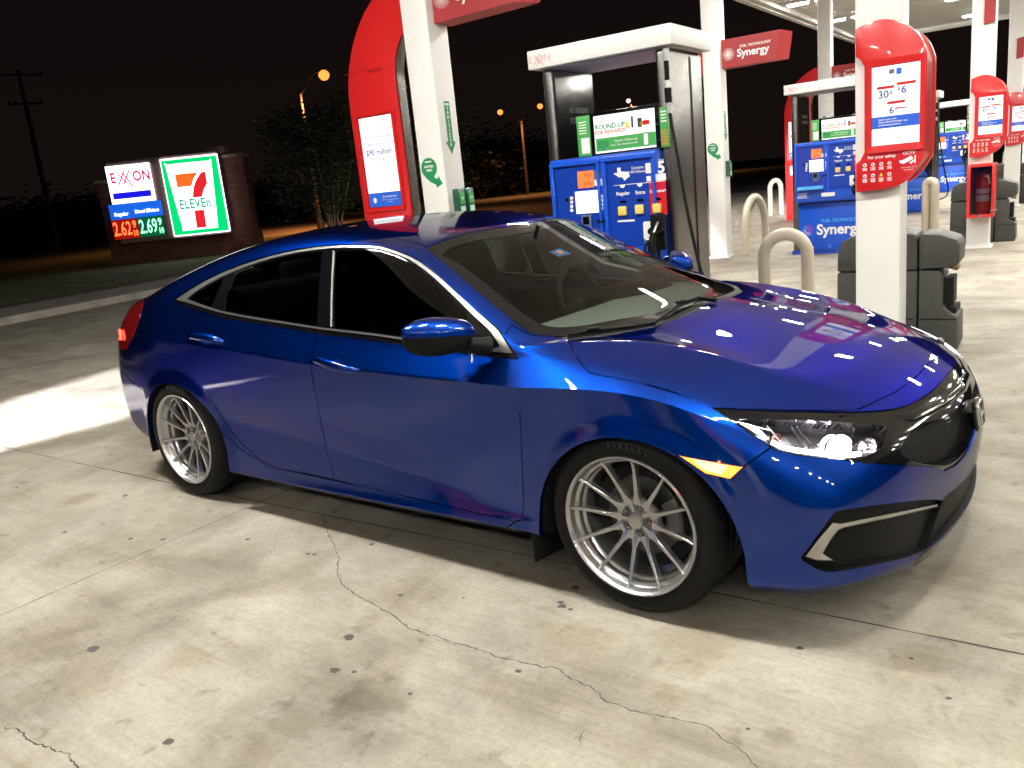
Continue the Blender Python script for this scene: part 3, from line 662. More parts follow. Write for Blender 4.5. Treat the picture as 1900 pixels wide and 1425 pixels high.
# ------------------------------------------------------------------ grille bar, badge
def edge_pt(y):  # leading edge of the bonnet strip in plan
    t = abs(y); xs = [(0, .795, .664), (.185, .778, .660), (.37, .728, .656), (.50, .655, .672), (.60, .60, .690)]
    for (a, xa, za), (b, xb, zb) in zip(xs, xs[1:]):
        if t <= b: k = (t-a)/(b-a); return Vector((xa+(xb-xa)*k, y, za+(zb-za)*k))
    return Vector((.6, y, .69))
def swept(prof, y0=-.60, n=60, fade=.22, zoff=0.):
    b = bmesh.new(); rings = []
    for i in range(n+1):
        y = y0*(1-2*i/n); pc = edge_pt(y)
        if i in (0, n): pass
        a, c = edge_pt(y-.02), edge_pt(y+.02); d = (c-a); d.z = 0; d.normalize(); out = Vector((d.y, -d.x, 0))
        k = min(1., (abs(y0)-abs(y))/fade); k = .15+.85*k*k*(3-2*k)
        rings.append([b.verts.new(pc + out*(u*k) + Vector((0, 0, w*(.35+.65*k)+zoff))) for u, w in prof])
    m = len(prof)
    for A, Bq in zip(rings, rings[1:]):
        for j in range(m-1): b.faces.new((A[j], A[j+1], Bq[j+1], Bq[j]))
    bmesh.ops.recalc_face_normals(b, faces=b.faces)
    return b
_pf = [(-.03, -.004), (.0, -.004), (.022, -.010), (.040, -.022), (.047, -.034), (.045, -.044), (.034, -.050), (.010, -.052), (-.03, -.052)]
obj('grille_wing_bar', swept(_pf), M_GLOSSBLK, gr, 50)
_pf = [(-.02, -.072), (.020, -.074), (.040, -.084), (.047, -.098), (.044, -.112), (.030, -.120), (-.02, -.122)]
obj('grille_lower_bar', swept(_pf, -.36, 50, .20), mat('smoked gloss panel', (.03, .03, .03), .12, .4), gr, 50)
# badge: silver H in a rounded frame on a dark plate
_b = bmesh.new(); bp = Vector((.872, 0, .548)); tilt = Matrix.Rotation(R(-8), 4, 'Y')
def fx(x, y, z): return bp + tilt.to_3x3() @ Vector((x, y, z))
MB_ = Matrix.Translation(bp) @ tilt @ Matrix.Rotation(R(90), 4, 'Z')
prism(_b, rrect(.135, .105, .022), 0, .012, M=MB_ @ Matrix.Diagonal((1, -1, 1, 1))); obj('badge_plate', _b, M_GLOSSBLK, gr, 40)
_b = bmesh.new(); MBf = MB_ @ Matrix.Diagonal((1, -1, 1, 1))
o1 = rrect(.118, .092, .022, 6); i1 = rrect(.100, .076, .017, 6); n = len(o1)
for yy in (.012, .018):
    pass
vo = [[_b.verts.new(MBf @ Vector((a, y_, b_))) for a, b_ in P] for P in (o1, i1) for y_ in (.012, .019)]
for i in range(n):
    j = (i+1) % n
    _b.faces.new((vo[1][i], vo[1][j], vo[3][j], vo[3][i])); _b.faces.new((vo[0][i], vo[0][j], vo[1][j], vo[1][i])); _b.faces.new((vo[2][i], vo[2][j], vo[3][j], vo[3][i]))
for s_ in (-1, 1): prism(_b, [(s_*.020, -.034), (s_*.036, -.034), (s_*.046, .036), (s_*.030, .036)], .012, .020, M=MBf)
prism(_b, [(-.026, -.008), (.026, -.008), (.028, .008), (-.028, .008)], .012, .019, M=MBf)
bmesh.ops.recalc_face_normals(_b, faces=_b.faces)
obj('badge', _b, M_CHR, gr, 30)
# ------------------------------------------------------------------ handles
def handle(pxs, par):
    (ax, ay), (bx_, by) = pxs
    p, n1 = hit(ax, ay); q, n2 = hit(bx_, by); b = bmesh.new(); V = []
    k = 12; up = Vector((0, 0, 1)); d = (q-p)
    for i in range(k+1):
        t = i/k; c = p + d*t; nn = (n1*(1-t)+n2*t).normalized(); u2 = (up - nn*up.dot(nn)).normalized()
        bow = .034*math.sin(math.pi*min(1, max(0, t*1.0)))**.5 + .004
        h = .020*(1-.25*abs(2*t-1)); th = .008
        if i in (0, k): h *= .5; th *= .5
        cc = c + nn*bow
        V.append([b.verts.new(cc + u2*h*math.cos(a)+nn*th*math.sin(a)) for a in [2*math.pi*j/10 for j in range(10)]])
    for A, C_ in zip(V, V[1:]):
        for j in range(10): b.faces.new((A[j], A[(j+1) % 10], C_[(j+1) % 10], C_[j]))
    b.faces.new(V[0][::-1]); b.faces.new(V[-1]); bmesh.ops.recalc_face_normals(b, faces=b.faces)
    pair('door_handle', b, M_PAINT, par, 60)
    # finger cup behind the handle: shallow dark dish
    b = bmesh.new(); c = p + d*.52; n_, u2 = (n1+n2).normalized(), None
    u2 = (up - n_*up.dot(n_)).normalized(); dx = u2.cross(n_).normalized(); cen = b.verts.new(c + n_*.0005 - n_*.0)
    ring = [b.verts.new(c + dx*.045*math.cos(R(a)) + u2*.030*math.sin(R(a)) + n_*.0012) for a in range(0, 360, 15)]
    for i in range(len(ring)): b.faces.new((cen, ring[i], ring[(i+1) % len(ring)]))
    pair('handle_cup', b, M_CUP, par, 60)
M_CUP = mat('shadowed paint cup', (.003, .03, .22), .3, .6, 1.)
handle(((584, 668), (668, 688)), fdoor); handle(((354, 624), (416, 634)), rdoor)
# ------------------------------------------------------------------ mirrors
def mirror_shape():
    b = bmesh.new(); rings = []; ny = 26; na = 36
    S = [-1, -.93, -.75, -.4, 0, .5, .85, 1]; TOP = [.983, 1.003, 1.017, 1.029, 1.032, 1.026, 1.015, 1.0]; BOT = [.968, .938, .914, .896, .889, .890, .900, .915]
    XF = [-.750, -.722, -.688, -.648, -.618, -.592, -.582, -.590]; XB = [-.760, -.775, -.780, -.775, -.760, -.735, -.712, -.700]
    for i in range(ny+1):
        t = i/ny; s = -math.cos(math.pi*t)*.5 + (2*t-1)*.5
        y = -.966 + .100*s; g = lambda A: float(np.interp(s, S, A))
        zt, zb, xf, xb = g(TOP), g(BOT), g(XF), g(XB); cz, cx = (zt+zb)/2, xb + (xf-xb)*.35
        ring = []
        for a in [2*math.pi*j/na for j in range(na)]:
            c, sn = math.cos(a), math.sin(a)
            hx = (xf-cx) if c > 0 else (cx-xb); ex = .95 if c > 0 else .55
            ring.append(b.verts.new((cx + hx*math.copysign(abs(c)**ex, c), y, cz + (zt-zb)/2*math.copysign(abs(sn)**.72, sn))))
        rings.append(ring)
    for A, C_ in zip(rings, rings[1:]):
        for j in range(na): b.faces.new((A[j], A[(j+1) % na], C_[(j+1) % na], C_[j]))
    b.faces.new(rings[0][::-1]); b.faces.new(rings[-1]); bmesh.ops.recalc_face_normals(b, faces=b.faces)
    bmesh.ops.smooth_vert(b, verts=b.verts, factor=.5, use_axis_x=True, use_axis_y=True, use_axis_z=True)
    return b
_b = mirror_shape(); _c = _b.copy()
for t_, clear in ((_b, 'inner'), (_c, 'outer')):
    bmesh.ops.bisect_plane(t_, geom=list(t_.verts)+list(t_.edges)+list(t_.faces), plane_co=(-.65, -.97, .965), plane_no=Vector((-.05, .15, 1)).normalized(), clear_inner=clear == 'inner', clear_outer=clear == 'outer')
for v in _c.verts: v.co = Vector((-.655, -.97, .945)) + (v.co-Vector((-.655, -.97, .945)))*.985
mir = pair('side_mirror', _c, M_BLK, smooth=60)
pair('mirror_cap', _b, M_PAINT, mir, 60)
_b = bmesh.new(); tube(_b, [(-.60, -.895, .925), (-.575, -.865, .912), (-.56, -.835, .905)], [.026, .030, .036], 14); pair('mirror_arm', _b, M_BLK, mir, 60)
_b = bmesh.new(); lathe(_b, [(0, 0), (.05, 0), (.052, -.004)], 28, 'Y', M=Matrix.Translation((-.770, -.965, .957)) @ Matrix.Rotation(R(-90), 4, 'Z') @ Matrix.Diagonal((1.3, .6, .9, 1))); pair('mirror_glass', _b, mat('mirror', (.8, .8, .8), .02, 1.), mir, 60)
# black sail in the front corner of the side window
# ------------------------------------------------------------------ wipers
for pts, r_ in (([(1055, 629), (1100, 621), (1180, 612), (1215, 606)], .006), ([(1212, 606), (1262, 570), (1300, 545), (1335, 530)], .006)):
    _b = bmesh.new(); P = []
    for x, y in pts:
        p, n = hit(x, y); P.append(p + n*.016)
    tube(_b, P, r_, 8); P2 = [p - Vector((0, 0, .009)) for p in P]; tube(_b, P2, .0035, 6)
    bx(_b, P[1] + Vector((0, 0, .006)), (.05, .02, .014), math.atan2(P[2].y-P[1].y, P[2].x-P[1].x), .004)
    obj('wiper', _b, M_BLK, CAR, 50)
# ------------------------------------------------------------------ mud flaps, underbody, wheel wells
for x0 in (-.405, -3.01):
    _b = bmesh.new(); t = mirrored(_b); y_ = -.79 if x0 > -1 else -.76
    prism(_b, [(-.085, .0), (.085, .0), (.085, .22), (-.085, .20)], -.004, .004, M=Matrix.Translation((x0, y_, .10 if x0 > -1 else .17)) @ Matrix.Rotation(R(80), 4, 'Z'), bev=.002)
    pair('mud_flap', _b, M_RUB)
_b = bmesh.new()
def well(b, cx):
    n = 20; rings = []
    for y in (-.875, -.84, -.56):
        rings.append([b.verts.new((cx+.395*math.cos(R(-8+196*i/n)), y, .262+.392*math.sin(R(-8+196*i/n)))) for i in range(n+1)])
    for A, C_ in zip(rings, rings[1:]):
        for j in range(n): b.faces.new((A[j], A[j+1], C_[j+1], C_[j]))
    b.faces.new(rings[-1])
for cx in (.02, -2.68):
    _b = bmesh.new(); well(_b, cx); pair('wheel_well', _b, M_VOID)
_b = bmesh.new(); bx(_b, (-1.35, 0, .205), (4.1, 1.1, .02)); bx(_b, (-1.33, 0, .205), (1.9, 1.62, .022)); bx(_b, (.58, 0, .21), (.26, .90, .02)); bx(_b, (-3.3, 0, .30), (.5, 1.4, .02)); obj('underbody', _b, M_VOID, CAR)
# ------------------------------------------------------------------ wheels
def build_wheel(nm, cx, outer_y, front):
    """local frame: axle along Y, outboard = -Y, origin at wheel centre"""
    w = bpy.data.objects.new('wheel', None); COL.objects.link(w); w.parent = CAR; w.location = (cx, outer_y, .325)
    b = bmesh.new(); R0 = .325
    prof = [(.236, .012), (.243, .004), (.2505, .008), (.262, .004), (.276, .0005), (.290, .003), (.303, .012), (.3145, .026), (.3205, .042)]
    gy = []; y = .050
    for k in range(4): gy += [(R0, y), (R0, y+.030), (R0-.007, y+.033), (R0-.007, y+.041), (R0, y+.044)]; y += .044
    prof += gy + [(R0, .228), (.3205, .236), (.303, .25), (.262, .262), (.236, .258)]
    lathe(b, prof, 96, 'Y')
    ty = obj('tyre', b, [M_TYRE, M_VOID], w, 40)
    # moulded lettering along the sidewall
    b = bmesh.new(); word = 'PIRELLI'
    for q, base in enumerate((4,)):
        for i, ch in enumerate(word):
            a = R(base + (i-3)*4.7)
            # seen from -Y, x to the right: rotate letters about the axle
            Mx = Matrix.Rotation(a, 4, 'Y') @ Matrix.Translation((0, -.0012, .281))
            text_bm(b, ch, .024, Mx, ext=.0006, sx=.95, bold=.0004)
        for rr_, (a0, a1) in ((.2945, (-19, 19)),):
            pts = []
            for k in range(13): a = R(base+a0+(a1-a0)*k/12); pts.append((rr_*math.sin(a), .0015, rr_*math.cos(a)))
            tube(b, pts, .0012, 4)
    obj('sidewall_lettering', b, M_LET, ty)
    # rim lip and stepped barrel
    b = bmesh.new()
    lathe(b, [(.2455, .012), (.2475, .002), (.2445, -.003), (.2395, -.003), (.2365, .001), (.2335, .006), (.2315, .012), (.2300, .030), (.2260, .036), (.2185, .040), (.2155, .046), (.2150, .060), (.2080, .066), (.2050, .074), (.2030, .10), (.2010, .17), (.215, .20), (.235, .215), (.2455, .23)], 96, 'Y')
    rim = obj('rim', b, M_RIM, w, 32)
    b = bmesh.new(); lathe(b, [(.19, .13), (.02, .135)], 40, 'Y'); obj('barrel_back', b, M_VOID, rim)
    # twelve spokes, dished and flared into the hub
    b = bmesh.new(); ns = 12
    for k in range(ns):
        t = bmesh.new(); st = []
        for (r, yf, wd, dp) in ((.058, .060, .034, .030), (.072, .056, .0285, .030), (.086, .052, .0205, .028), (.100, .0485, .0145, .026), (.125, .043, .0150, .024), (.155, .037, .0128, .024), (.185, .030, .0114, .026), (.205, .024, .0106, .030), (.218, .018, .0104, .034), (.2305, .010, .0100, .030)):
            c = [(-wd*.5, yf+dp), (-wd*.5, yf+.0022), (-wd*.30, yf), (wd*.30, yf), (wd*.5, yf+.0022), (wd*.5, yf+dp)]
            st.append([t.verts.new((a, y_, r)) for a, y_ in c])
        for A, C_ in zip(st, st[1:]):
            for j in range(5): t.faces.new((A[j], A[j+1], C_[j+1], C_[j]))
        t.faces.new(st[-1]); bmesh.ops.recalc_face_normals(t, faces=t.faces)
        join(b, t, 0, Matrix.Rotation(R(360/ns*k+(6 if front else 20)), 4, 'Y'))
    # hub with five bolt pockets: dished disc
    lathe(b, [(.0, .052), (.026, .052), (.0285, .056), (.0295, .070), (.037, .078), (.050, .080), (.064, .070), (.071, .060), (.074, .058), (.080, .066), (.084, .085)], 60, 'Y')
    for k in range(5):
        a = R(72*k+20); t = bmesh.new()
        lathe(t, [(.0165, .064), (.0150, .062), (.0135, .064), (.0130, .082)], 16, 'Y'); join(b, t, 0, Matrix.Rotation(a, 4, 'Y') @ Matrix.Translation((0, 0, .050)))
        t = bmesh.new(); wv = [t.verts.new(p) for p in ((-.005, .060, .030), (.005, .060, .030), (.008, .058, .074), (-.008, .058, .074), (-.008, .084, .030), (.008, .084, .030), (.012, .084, .074), (-.012, .084, .074))]
        for f in ((0, 1, 2, 3), (0, 4, 5, 1), (1, 5, 6, 2), (2, 6, 7, 3), (3, 7, 4, 0)): t.faces.new([wv[i] for i in f])
        bmesh.ops.recalc_face_normals(t, faces=t.faces); join(b, t, 0, Matrix.Rotation(a+R(36), 4, 'Y'))
    obj('spokes', b, M_RIM, rim, 35)
    b = bmesh.new(); lathe(b, [(0, .046), (.020, .046), (.0245, .048), (.027, .053), (.027, .06)], 32, 'Y'); obj('centre_cap', b, mat('pale wheel cap', (.62, .60, .56), .3, .8), rim, 35)
    for k in range(5):
        b = bmesh.new(); a = R(72*k+20); t = bmesh.new(); lathe(t, [(0, .060), (.0045, .060), (.005, .064), (.0095, .064), (.0105, .067), (.0105, .082)], 6, 'Y'); join(b, t, 0, Matrix.Rotation(a, 4, 'Y') @ Matrix.Translation((0, 0, .050)))
        obj('wheel_nut', b, M_DCHR, rim, 20)
    b = bmesh.new(); lathe(b, [(.060, .118), (.138, .118), (.140, .120), (.140, .140), (.135, .142), (.06, .142)], 64, 'Y'); obj('brake_disc', b, M_DISC, w, 30)
    b = bmesh.new(); seg = 8; a0, a1 = (55, 115)
    for (ra, rb, ya, yb) in ((.095, .155, .088, .112),):
        rg = []
        for i in range(seg+1):
            a = R(a0+(a1-a0)*i/seg); rg.append([b.verts.new((r_*math.sin(a), y_, r_*math.cos(a))) for r_, y_ in ((ra, ya+.006), (ra+.01, ya), (rb-.01, ya), (rb, ya+.008), (rb, yb+.04), (ra, yb+.04))])
        for A, C_ in zip(rg, rg[1:]):
            for j in range(6): b.faces.new((A[j], A[(j+1) % 6], C_[(j+1) % 6], C_[j]))
        b.faces.new(rg[0]); b.faces.new(rg[-1][::-1])
    bmesh.ops.recalc_face_normals(b, faces=b.faces); obj('brake_caliper', b, M_CAL, w, 30)
    return w
M_TYRE = noisy(mat('tyre rubber', (.005, .005, .0052), .6, spec=.2), 20, .3, .2, 260); M_LET = mat('moulded tyre lettering', (.035, .035, .035), .55)
WH = [build_wheel('f', 0, -.893, True), build_wheel('r', -2.70, -.885, False)]
for w_ in WH:
    c = w_.copy(); COL.objects.link(c); c.parent = CAR; c.location = (w_.location.x, -w_.location.y, .325); c.rotation_euler = (0, 0, math.pi)
    def rec(a, p):
        for ch in list(a.children):
            k = ch.copy(); COL.objects.link(k); k.parent = p; rec(ch, k)
    rec(w_, c)
# ------------------------------------------------------------------ interior
def soft(b, c, s, bev, M=None, rz=0.): bx(b, c, s, rz, bev, 4, M=M)
_b = bmesh.new()
st = []
for y in [-.74+.074*i for i in range(21)]:
    k = 1-(abs(y)/.74)**3
    st.append([_b.verts.new(p) for p in ((-.20-.20*(1-k)*.9, y, .885), (-.34, y, .905+.01*k), (-.52, y, .905+.012*k), (-.66, y, .895), (-.74, y, .86), (-.77, y, .78), (-.74, y, .60), (-.55, y, .45))])
for A, C_ in zip(st, st[1:]):
    for j in range(7): _b.faces.new((A[j], C_[j], C_[j+1], A[j+1]))
bmesh.ops.recalc_face_normals(_b, faces=_b.faces)
dash = obj('dashboard', _b, M_DASH, CAR, 50)
_b = bmesh.new(); prism(_b, [(-.02, 0), (.28, 0), (.25, .045), (.15, .06), (.02, .05)], -.15, .15, M=Matrix.Translation((-.78, .37, .895)), bev=.01); obj('instrument_hood', _b, M_BLK, dash, 50)
_b = bmesh.new(); tl = Matrix.Translation((-.93, .37, .85)) @ Matrix.Rotation(R(68), 4, 'Y')
tube(_b, [tl @ Vector((.185*math.cos(R(a)), .185*math.sin(R(a)), 0)) for a in range(0, 360, 12)], .0165, 10, closed=True)
tube(_b, [tl @ Vector((0, -.17, 0)), tl @ Vector((0, -.06, .02)), tl @ Vector((0, .06, .02)), tl @ Vector((0, .17, 0))], [.014, .03, .03, .014], 8)
tube(_b, [tl @ Vector((.17, 0, 0)), tl @ Vector((.03, 0, .02))], [.012, .03], 8); tube(_b, [tl @ Vector((0, 0, .01)), tl @ Vector((0, 0, .16))], [.06, .04], 12)
obj('steering_wheel', _b, M_BLK, CAR, 60)
def seat(y):
    b = bmesh.new(); soft(b, (-1.30, y, .56), (.52, .50, .16), .06); s = obj('front_seat', b, M_SEAT, CAR, 60)
    b = bmesh.new(); soft(b, (0, 0, .30), (.14, .50, .62), .06, Matrix.Identity(4)); bmesh.ops.transform(b, matrix=Matrix.Translation((-1.56, y, .58)) @ Matrix.Rotation(R(-16), 4, 'Y'), verts=b.verts)
    for v in b.verts:
        if v.co.z > .95: v.co.y = y + (v.co.y-y)*.80
    obj('backrest', b, M_SEAT, s, 60)
    b = bmesh.new(); soft(b, (-1.785, y, 1.165), (.10, .27, .17), .045); tube(b, [(-1.76, y-.06, 1.12), (-1.74, y-.06, 1.0)], .007, 6); tube(b, [(-1.76, y+.06, 1.12), (-1.74, y+.06, 1.0)], .007, 6); obj('headrest', b, M_SEAT, s, 60)
seat(-.37); seat(.37)
_b = bmesh.new(); soft(_b, (-2.35, 0, .58), (.5, 1.25, .16), .05); soft(_b, (-2.62, 0, .82), (.14, 1.2, .50), .05)
for y in (-.37, 0, .37): soft(_b, (-2.66, y, 1.10), (.09, .24, .12), .04)
obj('rear_seat', _b, M_SEAT, CAR, 60)
_b = bmesh.new(); bx(_b, (-1.5, 0, .36), (2.6, 1.5, .02)); bx(_b, (-2.95, 0, 1.0), (.6, 1.3, .02)); bx(_b, (-2.72, 0, .65), (.02, 1.5, .62)); bx(_b, (-.45, 0, .60), (.02, 1.5, .55))
for s_ in (-1, 1): bx(_b, (-1.5, s_*.79, .62), (2.3, .03, .50))
obj('cabin_floor', _b, noisy(mat('cabin lining', (.05, .052, .048), .85), 10, .3), CAR)
_b = bmesh.new(); bx(_b, (-.93, 0, 1.205), (.03, .22, .065), 0, .012, M=Matrix.Rotation(R(-8), 4, 'Y')); tube(_b, [(-.92, 0, 1.23), (-.90, 0, 1.27)], .01, 8); obj('rear_view_mirror', _b, M_BLK, CAR, 50)
# inspection sticker inside the windshield
_b = bmesh.new(); flat(_b, rrect(.085, .06, .004), 0); s1, sn = hit(1040, 464)
_u = Vector((0, 1, 0)); _w = sn.cross(_u).normalized(); _u = _w.cross(sn).normalized()
MS = Matrix(((_u.x, sn.x, -_w.x, 0), (_u.y, sn.y, -_w.y, 0), (_u.z, sn.z, -_w.z, 0), (0, 0, 0, 1)))
MS = Matrix.Translation(s1 - sn*.012) @ MS
bmesh.ops.transform(_b, matrix=MS, verts=_b.verts); stk = obj('windshield_sticker', _b, mat('blue sticker', (.02, .18, .55), .5), wsf)
_b = bmesh.new(); flat(_b, [(.019*math.cos(R(a)), .019*math.sin(R(a))) for a in range(0, 360, 20)], .002); bmesh.ops.transform(_b, matrix=MS, verts=_b.verts); obj('sticker_seal', _b, mat('orange seal', (.9, .25, .04), .5), stk)
# ================================================================== FORECOURT FRAME
ALPHA = .077; U = Vector((math.cos(ALPHA), math.sin(ALPHA), 0)); V_ = Vector((-math.sin(ALPHA), math.cos(ALPHA), 0))
ORG = Vector((-.12, 2.62, 0)) + V_*.12; STEP = 6.95
def isl(s, t, k=0): return ORG + U*s + V_*(t+STEP*k)
def IL(px, py, t, k=0):
    d = ray(px, py); P = isl(0, t, k); X = CC + d*((P-CC).dot(V_)/d.dot(V_)); return ((X-ORG).dot(U), X.z)
# ------------------------------------------------------------------ ground materials
def _concrete():
    m = mat('oil-stained concrete', (.36, .33, .27), .72); b = BS(m)
    g = N(m, 'ShaderNodeNewGeometry'); P = g.outputs['Position']
    def noise(sc, det, rough, dist=0.): n = N(m, 'ShaderNodeTexNoise', i_Scale=sc, i_Detail=det, i_Roughness=rough, i_Distortion=dist); L(m, P, n.inputs['Vector']); return n.outputs['Fac']
    base = ramp(m, [(.28, (.205, .189, .158)), (.42, (.275, .255, .214)), (.58, (.355, .33, .278)), (.78, (.41, .382, .325))], noise(1.1, 10., .66, .5))
    fine = ramp(m, [(.25, (.58, .57, .55)), (.5, (1, 1, 1)), (.75, (1.2, 1.2, 1.2))], noise(46, 8., .82))
    def mul(a, c, f=1.):
        x = N(m, 'ShaderNodeMix', data_type='RGBA', blend_type='MULTIPLY'); x.inputs[0].default_value = f
        L(m, a, x.inputs[6]); L(m, c, x.inputs[7]); return x.outputs[2]
    c = mul(base.outputs[0], fine.outputs[0], .8)
    blot = ramp(m, [(.47, (1, 1, 1)), (.58, (.84, .82, .78)), (.68, (.66, .635, .59))], noise(1.7, 5., .55, .8)); c = mul(c, blot.outputs[0], .9)
    spot = ramp(m, [(.62, (1, 1, 1)), (.72, (.60, .57, .52))], noise(8., 4., .55)); c = mul(c, spot.outputs[0], .85)
    mot = ramp(m, [(.35, (.86, .855, .84)), (.6, (1.04, 1.04, 1.04))], noise(4.2, 6., .6, .3)); c = mul(c, mot.outputs[0], .9)
    # broom marks along the slab
    mp = N(m, 'ShaderNodeMapping'); mp.inputs['Scale'].default_value = (3., 60., 1.); mp.inputs['Rotation'].default_value = (0, 0, R(35)); L(m, P, mp.inputs['Vector'])
    bn = N(m, 'ShaderNodeTexNoise', i_Scale=1.2, i_Detail=6., i_Roughness=.8); L(m, mp.outputs[0], bn.inputs['Vector'])
    br = ramp(m, [(.3, (.84, .83, .81)), (.7, (1.08, 1.08, 1.08))], bn.outputs['Fac']); c = mul(c, br.outputs[0], .8)
    # tyre tracks between the islands, long soft dark bands running with the lanes
    mp2 = N(m, 'ShaderNodeMapping'); mp2.inputs['Scale'].default_value = (.10, 1.6, 1.); mp2.inputs['Rotation'].default_value = (0, 0, -ALPHA); L(m, P, mp2.inputs['Vector'])
    tn = N(m, 'ShaderNodeTexNoise', i_Scale=1.5, i_Detail=7., i_Roughness=.72); L(m, mp2.outputs[0], tn.inputs['Vector'])
    tr = ramp(m, [(.52, (1, 1, 1)), (.64, (.70, .66, .60))], tn.outputs['Fac']); c = mul(c, tr.outputs[0], .75)
    vo = N(m, 'ShaderNodeTexVoronoi', i_Scale=170., feature='F1'); L(m, P, vo.inputs['Vector'])
    vr = ramp(m, [(.0, (.55, .52, .48)), (.12, (1, 1, 1))], vo.outputs['Distance']); c = mul(c, vr.outputs[0], .55)
    # individual old oil stains, soft edged, broken up by noise
    wob = N(m, 'ShaderNodeTexNoise', i_Scale=7., i_Detail=6., i_Roughness=.7); L(m, P, wob.inputs['Vector'])
    for (qx, qy, r_, k_) in ((690, 1290, .15, .50), (560, 1338, .14, .62), (640, 1315, .10, .60), (80, 1195, .24, .68), (150, 1260, .20, .74), (740, 1105, .16, .70), (480, 1395, .09, .72), (1235, 1290, .07, .75), (905, 1275, .08, .78), (1690, 1225, .10, .72), (1450, 1365, .05, .62), (350, 1225, .12, .76), (1060, 1190, .18, .82), (150, 925, .12, .66), (1300, 1190, .16, .80)):
        w_ = onZ(qx, qy); sb = N(m, 'ShaderNodeVectorMath', operation='DISTANCE'); sb.inputs[1].default_value = (w_.x, w_.y, 0); L(m, P, sb.inputs[0])
        ad = N(m, 'ShaderNodeMath', operation='MULTIPLY_ADD'); ad.inputs[1].default_value = r_*2.4; ad.inputs[2].default_value = -r_*1.2; L(m, wob.outputs['Fac'], ad.inputs[0])
        su = N(m, 'ShaderNodeMath', operation='ADD'); L(m, sb.outputs['Value'], su.inputs[0]); L(m, ad.outputs[0], su.inputs[1])
        mr_ = N(m, 'ShaderNodeMapRange', interpolation_type='SMOOTHSTEP'); mr_.inputs['From Min'].default_value = r_*.25; mr_.inputs['From Max'].default_value = r_*1.15; L(m, su.outputs[0], mr_.inputs[0]); k_ = .25+.75*k_; rr_ = ramp(m, [(0., (k_*1.03, k_*.98, k_*.90)), (1., (1, 1, 1))], mr_.outputs[0]); c = mul(c, rr_.outputs[0])
    L(m, c, b.inputs['Base Color'])
    bp = N(m, 'ShaderNodeBump', i_Strength=.35, i_Distance=.004); L(m, noise(120, 5., .7), bp.inputs['Height'])
    bp2 = N(m, 'ShaderNodeBump', i_Strength=.25, i_Distance=.02); L(m, noise(6, 4., .6), bp2.inputs['Height']); L(m, bp.outputs[0], bp2.inputs['Normal']); L(m, bp2.outputs[0], b.inputs['Normal'])
    mr = N(m, 'ShaderNodeMapRange'); mr.inputs['To Min'].default_value = .5; mr.inputs['To Max'].default_value = .85; L(m, noise(2.4, 5., .6), mr.inputs[0]); L(m, mr.outputs[0], b.inputs['Roughness'])
    return m
M_CONC = _concrete()
M_JOINT = mat('dark joint filler', (.035, .03, .026), .9); M_SPOT = mat('dried oil spot', (.045, .042, .040), .6)
M_ASPH = noisy(mat('asphalt', (.05, .05, .05), .85), 12, .3, .4, 200); M_KERB = noisy(mat('kerb concrete', (.30, .27, .24), .8), 4, .3, .4, 120)
M_GRASS = noisy(mat('short dry grass', (.085, .10, .03), .95), 3, .6, .8, 60); M_MULCH = noisy(mat('reddish mulch', (.10, .045, .028), .95), 14, .6, .8, 90)
def ground_poly(name, pts, z, m):
    b = bmesh.new(); b.faces.new([b.verts.new((x, y, z)) for x, y in pts]); bmesh.ops.recalc_face_normals(b, faces=b.faces)
    if b.faces[:][0].normal.z < 0: bmesh.ops.reverse_faces(b, faces=b.faces)
    return struct(obj(name, b, m))
ground_poly('ground', [(-600, -600), (600, -600), (600, 600), (-600, 600)], -.012, M_GRASS)
ground_poly('forecourt_paving', [(-14.1, 3.0), (-13.2, -2.5), (-12.4, -30), (40, -30), (40, 34), (-14, 34), (-18.8, 28), (-14.9, 7.5)], 0., M_CONC)
ground_poly('side_street', [(-14, 34), (-18.8, 28), (-24, 30), (-70, 62), (-60, 78), (-10, 42), (40, 42), (40, 34)], -.004, M_ASPH)
ground_poly('road', [(-28, 14.6), (-24, 30), (-70, 62), (-140, 120), (-170, 90), (-60, 28)], -.004, noisy(mat('worn road surface', (.13, .11, .095), .85), 2, .25, .3, 150))
def strip(name, path, w0, w1, z0, z1, m):
    """raised kerb or walk following a path; w0..w1 to the left of it"""
    b = bmesh.new(); S = []
    P = [Vector((x, y, 0)) for x, y in path]
    for i, p in enumerate(P):
        a = P[max(i-1, 0)]; c = P[min(i+1, len(P)-1)]; d = (c-a).normalized(); n = Vector((-d.y, d.x, 0))
        S.append([b.verts.new(p+n*w0+Vector((0, 0, z0))), b.verts.new(p+n*w0+Vector((0, 0, z1))), b.verts.new(p+n*w1+Vector((0, 0, z1))), b.verts.new(p+n*w1+Vector((0, 0, z0)))])
    for A, C_ in zip(S, S[1:]):
        for j in range(3): b.faces.new((A[j], A[j+1], C_[j+1], C_[j]))
    bmesh.ops.recalc_face_normals(b, faces=b.faces)
    return struct(obj(name, b, m))
KP = [(-12.4, -30), (-13.2, -2.5), (-14.1, 3.0), (-14.9, 7.5), (-16.8, 14), (-20.2, 22), (-24, 28)]
strip('kerb', KP, -.02, .15, -.01, .13, M_KERB); strip('pavement', KP, .153, 1.9, -.01, .125, M_KERB)
strip('planting_bed', KP, 1.9, 2.7, -.01, .115, M_MULCH)
strip('grass_verge', KP, 2.7, 18., -.02, .10, M_GRASS)
